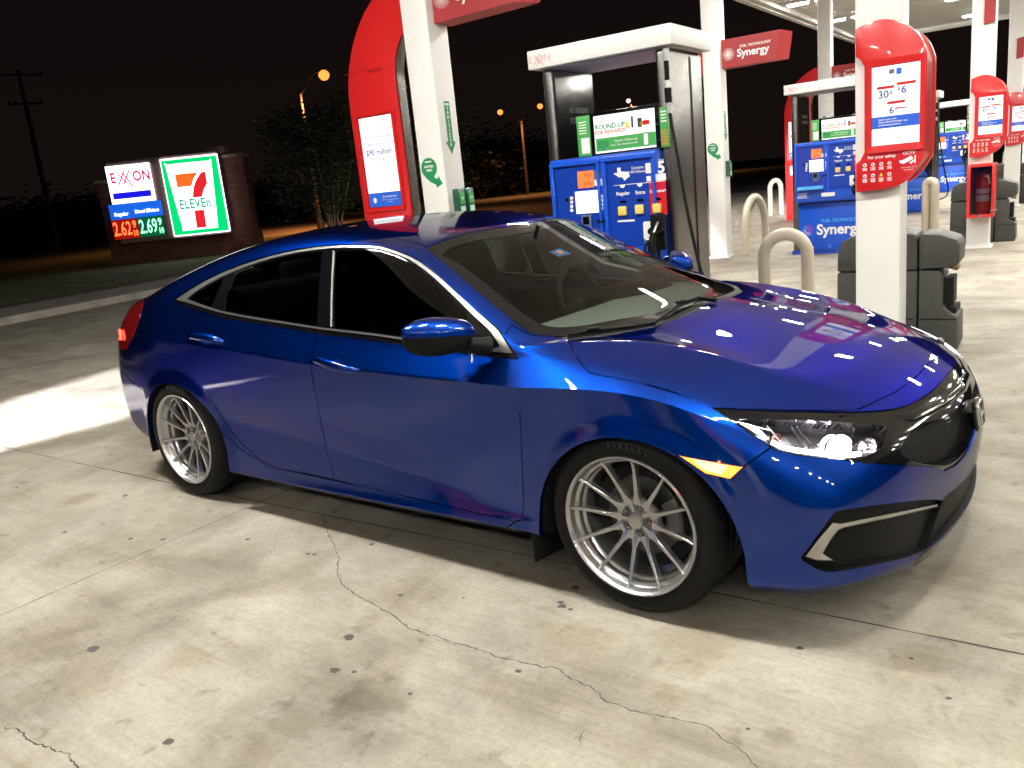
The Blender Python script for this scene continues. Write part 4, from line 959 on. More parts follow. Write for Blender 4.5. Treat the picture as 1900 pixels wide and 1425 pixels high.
# joints sawn between the slabs, following the directions seen in front of the car
def jag_strip(b, pts, w, z, rnd=None, seg=.03, amp=0.):
    P = [Vector((x, y, z)) for x, y in pts]; Q = [P[0]]
    for a, c in zip(P, P[1:]):
        n = max(1, int((c-a).length/seg)); d = (c-a).normalized(); nn = Vector((-d.y, d.x, 0))
        for i in range(1, n+1):
            q = a + (c-a)*(i/n)
            if i < n and rnd: q += nn*rnd.gauss(0, amp)
            Q.append(q)
    L_ = []; 
    for i, p in enumerate(Q):
        a = Q[max(i-1, 0)]; c = Q[min(i+1, len(Q)-1)]; d = (c-a).normalized(); nn = Vector((-d.y, d.x, 0)); ww = w*(rnd.uniform(.35, 1.5) if rnd else 1.)
        L_.append((b.verts.new(p-nn*ww/2), b.verts.new(p+nn*ww/2)))
    for A, C_ in zip(L_, L_[1:]): b.faces.new((A[0], C_[0], C_[1], A[1]))
rj = random.Random(3)
b = bmesh.new()
JX = -2.24
jag_strip(b, [(JX+.15, -9), (JX+.02, -2.3), (JX-.03, -.6), (JX-.12, 2.0), (JX-.6, 12), (JX-1.6, 32)], .0065, .0015, rj, .08, .0008)
for k in (-2, -1, 1, 2, 3, 4):
    x0 = JX + 4.3*k; jag_strip(b, [(x0+.3, -12), (x0-.1, 1.), (x0-1.8, 30)], .0065, .0015, rj, .1, .0008)
for y0 in (-5.2, -.80, 3.6, 8., 12.4, 16.8, 21.2, 25.6): jag_strip(b, [(-13, y0-.45), (-2.3, y0+.02), (1.1, y0+.23), (14, y0+1.2)], .0065, .0016, rj, .1, .0008)
struct(obj('slab_joint', b, M_JOINT))
b = bmesh.new(); rc = random.Random(11)
CRK = [(600,955),(607,985),(628,1030),(626,1062),(634,1085),(665,1108),(700,1125),(728,1142),(755,1165),(800,1180),(850,1195),(900,1210),(935,1222),(985,1233),(1040,1243),(1060,1262),(1100,1278),(1125,1303),(1180,1320),(1240,1332),(1290,1342),(1320,1352),(1350,1378),(1385,1400),(1410,1430)]
cw = [tuple(onZ(x, y)[:2]) for x, y in CRK]; cw.append((cw[-1][0]+.25, cw[-1][1]-.35)); cw.append((cw[-1][0]+.2, cw[-1][1]-.5))
jag_strip(b, cw, .0040, .0012, rc, .014, .0035)
cw = [tuple(onZ(x, y)[:2]) for x, y in [(8,1350),(30,1352),(62,1378),(100,1392),(125,1398),(148,1428)]]; jag_strip(b, cw, .005, .0012, rc, .012, .003)
cw = [tuple(onZ(x, y)[:2]) for x, y in [(760,1163),(800,1182),(850,1197)]]; jag_strip(b, [(x, y-.006) for x, y in cw], .0022, .0012, rc, .012, .003)
cw = [tuple(onZ(x, y)[:2]) for x, y in [(1080,1380),(1078,1368),(1085,1355)]]; jag_strip(b, cw, .0022, .0012, rc, .012, .003)
struct(obj('paving_crack', b, mat('dirt in the crack', (.07, .06, .048), .95)))
b = bmesh.new(); rs = random.Random(5)
def blob(px, py, w, h=None, pts=None):
    p = onZ(px, py) if pts is None else Vector((*pts, 0)); dist = (p-CC).length; w *= .8; h = h and h*.8; rx = w*dist/FPX/2; ry = (h or w*.55)*dist/FPX/2*1.6
    a0 = rs.uniform(0, 3.1); n = 14; c = []
    for i in range(n):
        a = 2*math.pi*i/n; k = rs.uniform(.72, 1.2); c.append(b.verts.new((p.x+rx*k*math.cos(a+a0), p.y+ry*k*math.sin(a+a0), .0011)))
    try: b.faces.new(c)
    except ValueError: pass
for q in [(648,1183,26),(622,1244,26),(657,1247,12),(572,1028,12),(583,1029,12),(743,1105,14),(1043,1125,22),(1058,1131,12),(1068,1091,20),(172,1205,26),(313,1377,24),(302,1001,12),(242,1000,12),(460,1001,14),(232,920,14),(120,988,12),(962,1246,16),(761,1288,12),(1484,1203,16),(1388,1353,10),(1760,1296,12),(1691,1222,10),(1040,1118,16),(690,1010,16),(1180,1500,10),(860,1110,7),(30,905,9),(5,880,8)]: blob(*q)
for i in range(70):
    s, t = rs.uniform(-9, 9), rs.uniform(-8, 24); blob(0, 0, rs.uniform(3, 9), None, tuple(isl(s, t)[:2])) if rs.random() < .6 else None
struct(obj('oil_spots', b, M_SPOT))
# ------------------------------------------------------------------ shared site materials
M_WHITE = noisy(mat('white painted steel', (.88, .875, .85), .38), 2, .03, .05, 30); M_RED = mat('glossy red panel', (.62, .018, .020), .28, 0, .5)
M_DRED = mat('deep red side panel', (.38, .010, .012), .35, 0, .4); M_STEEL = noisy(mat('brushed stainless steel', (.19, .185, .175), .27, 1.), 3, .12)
def _brush(m):
    tc = N(m, 'ShaderNodeTexCoord'); mp = N(m, 'ShaderNodeMapping'); mp.inputs['Scale'].default_value = (160, 160, 1.2); L(m, tc.outputs['Object'], mp.inputs[0])
    n = N(m, 'ShaderNodeTexNoise', i_Scale=3., i_Detail=3.); L(m, mp.outputs[0], n.inputs['Vector']); bp = N(m, 'ShaderNodeBump', i_Strength=.08, i_Distance=.01); L(m, n.outputs['Fac'], bp.inputs['Height']); L(m, bp.outputs[0], BS(m).inputs['Normal'])
_brush(M_STEEL)
M_BLUE = noisy(mat('blue console plastic', (.006, .085, .62), .35, 0, .3), 4, .08); M_DBLUE = mat('darker blue panel', (.004, .045, .38), .3, 0, .4); M_LBLUE = mat('light blue panel', (.10, .42, .85), .4)
M_TXT = mat('white lettering', (.85, .85, .85), .5); M_NAVY = mat('navy print', (.012, .05, .28), .5); M_GREY = mat('grey print', (.10, .13, .22), .5)
M_SCREEN = mat('lit white screen', (.25, .25, .25), .3, emit=(1, .99, .97), es=1.15); M_SCRB = mat('lit blue screen', (.02, .08, .4), .3, emit=(.02, .10, .55), es=.55)
M_GREEN = mat('green print', (.01, .26, .08), .45); M_LEDR = mat('orange LED', (.8, .1, .02), .4, emit=(1., .16, .04), es=1.2); M_YEL = mat('yellow push button', (.85, .62, .16), .4)
M_GREYP = noisy(mat('grey moulded plastic', (.06, .063, .058), .5, spec=.3), 25, .12, .25, 220); M_BEIGE = noisy(mat('beige painted steel pipe', (.55, .49, .38), .4), 3, .10, .05, 60)
M_CEIL = noisy(mat('white canopy decking', (.72, .70, .65), .6), 1.5, .08)
M_FIX = mat('canopy light lens', (1, 1, 1), .3, emit=(1., .965, .885), es=345.)
# ------------------------------------------------------------------ canopy
s0, s1, t0, t1, zc = -4.80, 14.5, -15.0, 23.4, 4.62
can = thing('canopy', 'large flat white canopy roof over all the fuel pumps', 'canopy', isl(0, 0), ALPHA)
b = bmesh.new(); ns = int((s1-s0)/.405)
bx(b, ((s0+s1)/2, (t0+t1)/2, zc+.10), (s1-s0-.1, t1-t0-.1, .06))
for i in range(int((t1-t0)/.405)): bx(b, ((s0+s1)/2, t0+.3+.405*i, zc+.065), (s1-s0-.12, .010, .006))
obj('decking', b, M_CEIL, can)
b = bmesh.new()
for (c, s) in (((s0, (t0+t1)/2, zc+.42), (.12, t1-t0+.12, .92)), ((s1, (t0+t1)/2, zc+.42), (.12, t1-t0+.12, .92)), (((s0+s1)/2, t1, zc+.42), (s1-s0-.12, .12, .92)), (((s0+s1)/2, t0, zc+.42), (s1-s0-.12, .12, .92))): bx(b, c, s)
for (c, s) in (((s0+.14, (t0+t1)/2, zc+.03), (.16, t1-t0-.14, .10)), (((s0+s1)/2, t1-.14, zc+.03), (s1-s0-.45, .16, .10))): bx(b, c, s)
obj('fascia', b, M_WHITE, can)
FIXT = []
for i, t in enumerate((-10.4, -4.05, 3.6, 7.8, 14.2, 17.8, 21.6)):
    FIXT += [(s, t) for s in ((-4.45, -3.9, -3.3, -1.35, .70, 1.30, 3.4, 5.4, 8., 10.3) if i == 1 else (-4.2, -3.6, -1.5, .6, 2.7, 4.8, 6.9, 9., 11.1, 13.2))]  # leftmost lights added to brighten the left ground, near-row twins to double power
fx0 = None
for i, (s, t) in enumerate(FIXT):
    p = isl(s, t); p.z = zc+.07
    if fx0 is None:
        fx0 = thing('canopy_light', 'square white LED light set in the canopy ceiling', 'canopy light', p, ALPHA, 'lights in the canopy ceiling')
        b = bmesh.new(); bx(b, (0, 0, -.03), (.48, .30, .06), 0, .01); obj('housing', b, M_WHITE, fx0, 40)
        b = bmesh.new(); prism(b, rrect(.40, .22, .03), -.069, -.0605, axis='Z'); obj('lens', b, M_FIX, fx0)
    else: dup(fx0, 'square white LED light set in the canopy ceiling', p)
# ------------------------------------------------------------------ columns and what hangs on them
def column(s, k, label, arrow=False):
    c = thing('column', label, 'column', isl(s, 0, k), ALPHA, 'white steel columns holding up the canopy')
    b = bmesh.new(); bx(b, (0, 0, (zc+.09)/2), (.267, .267, zc+.07), 0, .012); obj('post', b, M_WHITE, c, 40)
    b = bmesh.new(); bx(b, (0, 0, .012), (.34, .34, .024), 0, .004); obj('base_plate', b, M_WHITE, c, 40)
    if arrow:
        b = bmesh.new(); Mr = Matrix.Translation((.1325, .0, 0)) @ Matrix.Rotation(R(90), 4, 'Z')
        w = .038; P = [(-w, 2.19), (-w, 1.86), (-.070, 1.86), (0, 1.755), (.070, 1.86), (w, 1.86), (w, 2.19)]
        prism(b, P, -.002, .0, M=Mr); ar = obj('green_arrow_sticker', b, M_GREEN, c)
        b = bmesh.new()
        for i, ch in enumerate('SANITIZER'): text_bm(b, ch, .040, Mr @ T(0, -.0035, 2.135-.0375*i), bold=.001)
        bx(b, (.1345, 0, 2.165), (.002, .064, .014)); obj('lettering', b, M_TXT, ar)
        b = bmesh.new(); P = [(-.028+.085*math.cos(R(q)), 1.66+.085*math.sin(R(q))) for q in range(-60, 225, 15)]+[(-.075, 1.585), (-.03, 1.545), (.030, 1.515), (.030, 1.490), (.100, 1.520), (.060, 1.590), (.052, 1.560), (.020, 1.578)]
        prism(b, P, -.1355, -.1338); sw = obj('green_swirl_sticker', b, M_GREEN, c)
        b = bmesh.new(); text_bm(b, 'SANITIZER', .025, T(-.028, -.1362, 1.672), bold=.0012, sx=.82); text_bm(b, 'HERE', .028, T(-.028, -.1362, 1.640), bold=.0012); bx(b, (-.03, -.1358, 1.712), (.07, .001, .012)); obj('lettering', b, M_TXT, sw)
    return c
column(-.005, 0, 'white column in front of the nearest grey waste bin, beyond the bonnet')
column(-3.555, 0, 'white column beside the tall red arch, nearest the car roof', True)
column(-.005, 1, 'white column carrying the fire extinguisher cabinet')
column(-3.555, 1, 'white column just right of the nearest fuel pump, with green sanitizer stickers', True)
column(-.005, 2, 'white column at the right edge of the photo behind the fire extinguisher column')
column(-3.555, 2, 'white column behind the second fuel pump, seen through its opening', True)
for s in (-.005,): column(s, 3, 'farthest white column at the right edge')
column(-.005, -1, 'white column behind the photographer'); column(-3.555, -1, 'white column behind the photographer beside the red arch')
def burst(b, cx, cz, r, M, mi=0, rings=5):
    """ring of dots thinning outwards"""
    for j in range(rings):
        n = 9+5*j; rr = r*(.34+.165*j); sz = r*(.095-.012*j)
        for i in range(n):
            a = 2*math.pi*(i+.5*(j % 2))/n; flat(b, [(cx+rr*math.cos(a)+sz*math.cos(R(t)), cz+rr*math.sin(a)+sz*math.sin(R(t))) for t in range(0, 360, 60)], 0, mi, M)
    o = [(cx+r*.28*math.cos(R(t)), cz+r*.28*math.sin(R(t))) for t in range(0, 360, 24)]; q = [(cx+r*.12*math.cos(R(t)), cz+r*.12*math.sin(R(t))) for t in range(0, 360, 24)]
    for i in range(15): flat(b, [o[i], o[(i+1) % 15], q[(i+1) % 15], q[i]], 0, mi, M)
def wordmark(b, M, w, mi=0, mi2=0):
    """FUEL TECHNOLOGY over Synergy; w = width of the larger word"""
    text_bm(b, 'Synergy', w*.300, M @ T(0, 0, -w*.05), mi, bold=w*.008); text_bm(b, 'FUEL TECHNOLOGY', w*.098, M @ T(w*.07, 0, w*.135), mi2, bold=w*.002)
def flag(k, label):
    f = thing('wing_sign', label, 'sign', isl(-3.555, 0, k), ALPHA, 'red wing signs high on the columns')
    y = -.04; F_ = [(.05, 3.20), (.125, 2.80), (.93, 2.815), (1.0, 3.20)]
    b = bmesh.new(); A = [b.verts.new((x, y, z)) for x, z in F_]; B_ = [b.verts.new((x, .20, z)) for x, z in F_]
    P = [Vector((F_[2][0]+.15, .08, F_[2][1]-.02)), Vector((F_[3][0]+.14, .08, F_[3][1]-.04))]
    p2, p3 = b.verts.new((P[0].x, P[0].y, P[0].z)), b.verts.new((P[1].x, P[1].y, P[1].z))
    b.faces.new(A); b.faces.new(B_[::-1]); b.faces.new((A[0], A[1], B_[1], B_[0])); b.faces.new((A[1], A[2], p2, B_[2], B_[1])); b.faces.new((A[0], B_[0], B_[3], p3, A[3])); b.faces.new((A[2], A[3], p3, p2)); b.faces.new((B_[2], p2, p3, B_[3]))
    bmesh.ops.recalc_face_normals(b, faces=b.faces); obj('sign_body', b, M_REDM, f)
    b = bmesh.new(); Mt = T(.60, y-.002, 3.00); wordmark(b, Mt, .50); burst(b, 0, 0, .085, T(.235, y-.002, 2.985)); obj('lettering', b, M_TXT, f)
    return f
M_REDM = mat('matt red sign face', (.36, .022, .028), .5)
flag(0, 'red wing sign cut off by the top edge of the photo above the car roof'); flag(1, 'red wing sign with white lettering right of the nearest pump, against the black sky'); flag(2, 'red wing sign half hidden behind the big red display on the near column')
def arch(k, label):
    a = thing('arch_display', label, 'display arch', isl(-3.525, 0, k), ALPHA, 'red arches with screens beside the columns')
    o = [(-.91, 0), (-.91, 2.25)] + [(-.91+.93*(1-math.cos(R(q))), 2.25+1.0*math.sin(R(q))) for q in range(8, 82, 6)] + [(-.10, 3.245)]
    i = [(-.10, 2.80)] + [(-.34+.24*(1-math.cos(R(q))), 2.42+.38*math.sin(R(q))) for q in range(78, 0, -8)] + [(-.34, 2.42), (-.34, 0)]
    b = bmesh.new(); prism(b, o+i, -.10, -.005, bev=.006); obj('red_arch', b, M_RED, a, 40)
    b = bmesh.new(); ii = [(-.128, 2.795)] + i[1:]; prism(b, [(x+.003, z) for x, z in ii] + [(x+.010, z) for x, z in ii[::-1]], -.085, .02); obj('edge_strip', b, M_STEEL, a, 40)
    b = bmesh.new(); bx(b, (-.625, -.102, 2.545), (.56, .003, .004)); bx(b, (-.56, -.1035, 2.535), (.16, .002, .030), 0, .0); obj('panel_seam', b, M_DRED, a)
    b = bmesh.new(); P = rrect(.46, .86, .02, 3, -.625, 1.765); Q = rrect(.41, .81, .01, 3, -.625, 1.765); n = len(P)
    vo = [[b.verts.new((x, y, z)) for x, z in W_] for W_, y in ((P, -.10), (P, -.118), (Q, -.118), (Q, -.104))]
    for A, C_ in zip(vo, vo[1:]):
        for j in range(n): b.faces.new((A[j], A[(j+1) % n], C_[(j+1) % n], C_[j]))
    bmesh.ops.recalc_face_normals(b, faces=b.faces); fr = obj('screen_frame', b, M_RED, a, 40)
    b = bmesh.new(); rect(b, -.815, -.435, 1.50, 2.155, -.107); s_ = obj('screen', b, M_SCREEN, fr)
    b = bmesh.new(); rect(b, -.815, -.435, 1.375, 1.50, -.107); obj('screen_footer', b, M_SCRB, fr)
    b = bmesh.new(); X = -.625
    text_bm(b, 'Are you missing', .046, T(X, -.109, 1.985), 1); text_bm(b, 'your piece of', .046, T(X, -.109, 1.925), 1); text_bm(b, '$90 million', .068, T(X, -.109, 1.850), 0, bold=.0008); text_bm(b, 'in savings?', .040, T(X, -.109, 1.79), 1)
    text_bm(b, 'Exxon  Mobil', .020, T(X+.09, -.109, 2.115), 1, bold=.0003); obj('screen_text', b, [M_NAVY, M_GREY], s_)
    b = bmesh.new(); text_bm(b, 'Download now!', .026, T(X+.06, -.109, 1.462), bold=.0006); text_bm(b, 'Scan here to get the app and save', .014, T(X+.06, -.109, 1.435)); text_bm(b, 'at the pump', .014, T(X+.06, -.109, 1.415)); flat(b, [(X-.12+.022*math.cos(R(q)), 1.435+.026*math.sin(R(q))) for q in range(0, 360, 40)], -.109); obj('footer_text', b, M_TXT, s_)
    b = bmesh.new(); prism(b, rrect(.36, .20, .02, 3, -.625, 1.10), -.106, -.10); obj('lower_notice', b, M_SCREEN, a)
    return a
arch(0, 'tallest red arch, its white screen beside the near column left of the pumps'); arch(1, 'red arch glimpsed through the window of the nearest pump'); arch(2, 'red arch behind the second pump, right of the curved pipe bollards'); arch(-1, 'red arch behind the photographer')
# ------------------------------------------------------------------ red column displays
def pictos(b, M, x0, z0):
    for j in range(2):
        for i in range(4):
            cx, cz = x0+.0475*i, z0-.066*j; c = [(cx+.0115*math.cos(R(q)), cz+.0115*math.sin(R(q))) for q in range(0, 360, 30)]
            if (j, i) == (1, 2): flat(b, [(cx-.012, cz-.009), (cx+.012, cz-.009), (cx, cz+.013)], 0, 2, M)
            else:
                flat(b, c, 0, 0, M); mi = 3 if j == 1 and i < 2 else 4
                flat(b, [(cx+a*.0052, cz+c_*.0062) for a, c_ in ((-1, -1), (.2, -1.1), (1, .1), (.3, 1), (-.6, .7))], -.0006, mi, M)
            for r_ in range(3 if j == 0 else 4):
                w = .030-.006*(r_ % 2); rect(b, cx-w/2, cx+w/2, cz-.021-.0062*r_, cz-.0175-.0062*r_, 0, 0, M)
def coldisplay(k, label):
    d = thing('column_display', label, 'display sign', isl(-.005, 0, k), ALPHA, 'red displays on the front columns')
    O_ = [(-.135, 1.185), (.0, 1.19), (.08, 1.20), (.14, 1.225), (.19, 1.27), (.235, 1.34), (.255, 1.42), (.258, 1.90), (.25, 1.98), (.22, 2.055), (.17, 2.115), (.10, 2.16), (.02, 2.185), (-.06, 2.18), (-.135, 2.155)]
    O_ = [(x, z) for x, z in O_]; notch = [(-.135, 2.0, ), (-.11, 1.985), (-.085, 1.94), (-.085, 1.43), (-.11, 1.385), (-.135, 1.365)]
    O_ = [(x+.024 if x > -.1 else -.115, z+.006) for x, z in O_]; notch = [(x+.02, z) for x, z in notch]
    full = smooth_poly([O_[0]+(1,)] + O_[1:-1] + [O_[-1]+(1,)], 3, False) + notch
    for y0_, y1_, nm in ((-.205, -.155, 'front_shell'), (.155, .205, 'rear_shell')):
        b = bmesh.new(); prism(b, full, y0_, y1_, bev=.005); obj(nm, b, M_RED, d, 40)
    b = bmesh.new(); core = [(x*.96+.0, 1.69+(z-1.69)*.975) for x, z in full if x > -.06 or True]; core = [(max(x, -.08), z) for x, z in core]
    cor2 = smooth_poly([(.134, 1.25), (.20, 1.285), (.244, 1.35), (.264, 1.43), (.267, 1.89), (.259, 1.97), (.229, 2.04), (.18, 2.098), (.134, 2.13)], 3, False)
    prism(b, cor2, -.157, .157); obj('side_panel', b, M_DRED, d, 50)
    b = bmesh.new(); X, Z = .113, 1.693; P = rrect(.325, .545, .012, 2, X, Z); Q = rrect(.275, .470, .004, 2, X, Z); n = len(P)
    vo = [[b.verts.new((x, y, z)) for x, z in W_] for W_, y in ((P, -.203), (P, -.221), (Q, -.217), (Q, -.2065))]
    for A, C_ in zip(vo, vo[1:]):
        for j in range(n): b.faces.new((A[j], A[(j+1) % n], C_[(j+1) % n], C_[j]))
    bmesh.ops.recalc_face_normals(b, faces=b.faces); fr = obj('screen_frame', b, M_RED, d, 40)
    y = -.2085; b = bmesh.new(); rect(b, X-.1335, X+.1335, Z-.23, Z+.23, y); s_ = obj('screen', b, M_SCREEN, fr)
    b = bmesh.new(); rect(b, X-.1335, X+.1335, 1.562, 1.632, y-.001); obj('blue_band', b, M_SCRB, s_)
    b = bmesh.new(); y2 = y-.002
    def para(x0, x1, z0, z1, mi): flat(b, [(x0, z0), (x1, z0), (x1+.006, z1), (x0+.006, z1)], y2, mi)
    para(X-.108, X-.012, 1.792, 1.808, 2); para(X+.002, X+.108, 1.804, 1.820, 2) ; para(X-.05, X+.05, 1.700, 1.716, 2); para(X+.005, X+.052, 1.668, 1.676, 2)
    text_bm(b, '30', .062, T(X-.068, y2, 1.758), 0, bold=.0012); text_bm(b, '¢', .034, T(X-.024, y2, 1.770), 0, bold=.0008); text_bm(b, '$', .032, T(X+.018, y2, 1.785), 0, bold=.0006); text_bm(b, '6', .062, T(X+.045, y2, 1.775), 0, bold=.0012)
    text_bm(b, '6', .056, T(X-.022, y2, 1.662), 0, bold=.0012); text_bm(b, '¢', .030, T(X+.004, y2, 1.674), 0, bold=.0006)
    text_bm(b, 'off*', .013, T(X-.022, y2, 1.742), 1); text_bm(b, 'off per gal', .012, T(X+.085, y2, 1.762), 1); text_bm(b, 'off*', .012, T(X+.004, y2, 1.648), 1)
    prism(b, rrect(.030, .036, .003, 2, X+.018, 1.885), y2-.0005, y2, 3); prism(b, rrect(.030, .026, .003, 2, X-.022, 1.887), y2-.0005, y2, 1); text_bm(b, 'Exxon', .008, T(X-.022, y2-.001, 1.893), 2); obj('screen_text', b, [M_NAVY, M_GREY, M_RED, M_SCRB], s_)
    b = bmesh.new(); text_bm(b, 'Apply now in the', .0145, T(X-.095, y2, 1.614), 0, 'LEFT', bold=.0003); text_bm(b, 'Exxon Mobil Rewards+ app', .0145, T(X-.095, y2, 1.598), 0, 'LEFT', bold=.0003); rect(b, X-.095, X+.03, 1.578, 1.583, y2); obj('band_text', b, M_TXT, s_)
    b = bmesh.new(); Mp = T(0, -.2062, 0)
    for nm_, c_ in (): pass
    text_bm(b, 'For your safety', .026, T(.035, -.2062, 1.395), 0, bold=.0006); pictos(b, Mp, -.062, 1.352)
    text_bm(b, 'CCTV', .026, T(.190, -.2062, 1.402), 0, bold=.0008); text_bm(b, 'Area under CCTV', .012, T(.190, -.2062, 1.318)); text_bm(b, 'surveillance', .012, T(.190, -.2062, 1.304))
    SH_ = Matrix.Translation((.025, 0, 0))
    flat(b, [(.120, 1.345), (.118, 1.358), (.178, 1.386), (.190, 1.366), (.135, 1.340)], -.2062, 0, SH_); flat(b, [(.112, 1.348), (.112, 1.362), (.121, 1.366), (.123, 1.346)], -.2062, 0, SH_)
    flat(b, [(.165, 1.345), (.178, 1.336), (.196, 1.352), (.196, 1.362)], -.2062, 0, SH_); flat(b, [(.196, 1.385), (.203, 1.388), (.203, 1.338), (.196, 1.338)], -.2062, 0, SH_)
    obj('safety_icons', b, [M_TXT, M_TXT, mat('amber warning icon', (.8, .5, .05), .5), M_NAVY, mat('dark pictogram', (.15, .02, .02), .5)], d)
    return d
coldisplay(0, 'largest red display, with 30 cents offer on its screen, on the near column'); coldisplay(1, 'red display above the fire extinguisher cabinet'); coldisplay(2, 'red display cut by the right edge of the photo'); coldisplay(-1, 'red display behind the photographer')
# small red sign higher on the columns
for k, lab in ((1, 'narrow red plate high on the fire extinguisher column'), (2, 'narrow red plate high on the column at the right edge')):
    b = bmesh.new(); prism(b, [(-.05, 2.80), (.075, 2.82), (.075, 3.19), (-.05, 3.17)], -.175, -.133); o = tag(obj('column_plate', b, M_REDM), lab, 'sign'); o.location = isl(.02+.03, 0, k); o.rotation_euler = (0, 0, ALPHA)
# ================================================================== FUEL PUMPS
PO = (-1.9, -.12)      # pump origin in forecourt coordinates; local x = s - PO[0], front plane y = 0
def pl(px, py, off=0.):
    s, z = IL(px, py, PO[1]+off); return (s-PO[0], z)
def prc(b, px0, py0, px1, py1, y, mi=0, th=None):
    """small rectangle between two opposite corners read on the console face"""
    x0, z0 = pl(px0, py0, y); x1, z1 = pl(px1, py1, y)
    if th: bx(b, ((x0+x1)/2, y-th/2, (z0+z1)/2), (abs(x1-x0), th, abs(z1-z0)), 0, min(.004, th*.3), 1, mi)
    else: rect(b, min(x0, x1), max(x0, x1), min(z0, z1), max(z0, z1), y, mi)
M_GLASSP = mat('reflective dark steel', (.16, .16, .16), .10, 1.)
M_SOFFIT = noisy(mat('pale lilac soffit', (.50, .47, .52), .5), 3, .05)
TEX = [(0,.62),(.25,.62),(.25,1.0),(.47,1.0),(.47,.72),(.62,.68),(.80,.64),(.93,.66),(.95,.45),(1.0,.33),(.94,.22),(.78,.13),(.70,.0),(.62,.03),(.58,.18),(.47,.30),(.38,.26),(.30,.30),(.20,.42),(.10,.50)]
def pump(label, k):
    p = thing('fuel_pump', label, 'fuel pump', isl(PO[0], PO[1], k), ALPHA, 'fuel pumps on the islands')
    W2 = .585; D = .74
    b = bmesh.new(); bx(b, (-.01, D/2-.01, 2.355), (2*W2, D+.04, .134), 0, .006); can_ = obj('top_canopy', b, M_WHITE, p, 40)
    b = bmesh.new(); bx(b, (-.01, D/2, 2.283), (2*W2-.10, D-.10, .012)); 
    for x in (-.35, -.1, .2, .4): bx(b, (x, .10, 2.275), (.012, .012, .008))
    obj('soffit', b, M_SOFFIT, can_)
    b = bmesh.new(); text_bm(b, 'E  ON', .075, T(-.49, -.0315, 2.355), 0, bold=.0005); text_bm(b, 'X', .095, T(-.510, -.0315, 2.350), 0, bold=.0005); text_bm(b, 'X', .095, T(-.487, -.0315, 2.338), 0, bold=.0005); obj('lettering', b, mat('faded pink letters', (.8, .55, .55), .5), can_)
    # stainless posts: the inner faces mirror the forecourt
    for s_, x0, x1 in ((-1, -W2+.065, -W2+.155), (1, W2-.17, W2-.075)):
        b = bmesh.new(); bx(b, ((x0+x1)/2, D/2, 1.14), (x1-x0, D-.06, 2.275), 0, .028, 4); bx(b, ((x0+x1)/2+s_*(x1-x0)/2+s_*.002, D*.62, 1.14), (.012, .012, 2.2))
        obj('side_post', b, M_STEEL, p, 40)
    b = bmesh.new(); bx(b, (-W2+.159, D/2, 1.93), (.008, D-.12, .66)); inner = obj('side_glazing', b, M_GLASSP, p)
    b = bmesh.new(); Mg = Matrix.Translation((-W2+.1645, 0, 0)) @ Matrix.Rotation(R(90), 4, 'Z'); text_bm(b, 'NO SMOKING', .062, Mg @ T(D*.55, 0, 1.975), bold=.001, sx=.8); text_bm(b, 'STOP ENGINE', .062, Mg @ T(D*.55, 0, 1.895), bold=.001, sx=.8); obj('lettering', b, mat('dark etched letters', (.02, .02, .02), .5), inner)
    b = bmesh.new(); bx(b, (0, D/2, .79), (2*W2-.32, D-.16, 1.56)); bx(b, (0, D/2, .03), (2*W2-.1, D-.04, .06)); obj('cabinet', b, M_DBLUE, p)
    # console: upper blue box with frame
    xl, xr = -W2+.135, W2-.155
    b = bmesh.new(); prism(b, [(-.075, .86), (-.055, .76), (.06, .745), (.06, 1.60), (-.06, 1.60), (-.075, 1.585)], xl, xr, axis='X', bev=.008); con = obj('console', b, M_BLUE, p, 40)
    yf = -.077
    zt, zb = 1.545, .90; xm = -.012
    b = bmesh.new()   # raised frames round the two fields
    for (a, c) in ((xl+.005, xm-.01), (xm+.012, xr-.008)):
        for (x0, x1, z0, z1) in ((a, c, zt, zt+.028), (a, a+.03, zb, zt), (c-.022, c, zb, zt)): bx(b, ((x0+x1)/2, yf-.012, (z0+z1)/2), (x1-x0, .026, z1-z0-.001), 0, .004, 1)
    obj('console_frame', b, M_BLUE, con, 40)
    b = bmesh.new(); rect(b, xl+.036, xm-.033, zb+.02, zt-.004, yf-.002); rect(b, xm+.035, xr-.031, zb+.02, zt-.004, yf-.002); obj('console_field', b, M_DBLUE, con)
    y = yf-.004
    for q in ((1071, 319, 1102, 332), (1072, 335, 1102, 347)): b = bmesh.new(); prc(b, *q, y, 0); obj('price_display', b, M_LEDR, con)
    b = bmesh.new()
    for t_, q in (('50.0', (1093, 325)), ('5.701', (1093, 341))):
        x, z = pl(*q, y); text_bm(b, t_, .033, T(x-.01, y-.002, z), bold=.0006)
    prc(b, 1102, 317, 1120, 332, y, 1); prc(b, 1102, 333, 1120, 344, y, 2); obj('display_digits', b, [mat('dark red digits', (.25, .02, .01), .5), M_GREY, M_TXT], con)
    b = bmesh.new(); prc(b, 1067, 356, 1114, 394, y-.003, 0, .006); obj('touch_screen', b, M_SCREEN, con, 40)
    for i in range(4):
        for px in (1061, 1117):
            b = bmesh.new(); x, z = pl(px, 367.5+7.6*i - (3.5 if px > 1100 else 0), y); bx(b, (x, y-.003, z), (.026, .007, .023), 0, .002, 1); obj('keypad_key', b, M_TXT, con, 40)
    b = bmesh.new(); x, z = pl(1090, 410, y); bx(b, (x, y-.010, z-.005), (.085, .022, .10), 0, .006); bx(b, (x, y-.016, z-.055), (.06, .03, .05), 0, .004); kr = obj('card_reader', b, M_GREY, con, 40)
    b = bmesh.new(); bx(b, (x, y-.022, z+.004), (.052, .004, .058), 0, .001, 1); obj('reader_window', b, M_GLOSSBLK, kr)
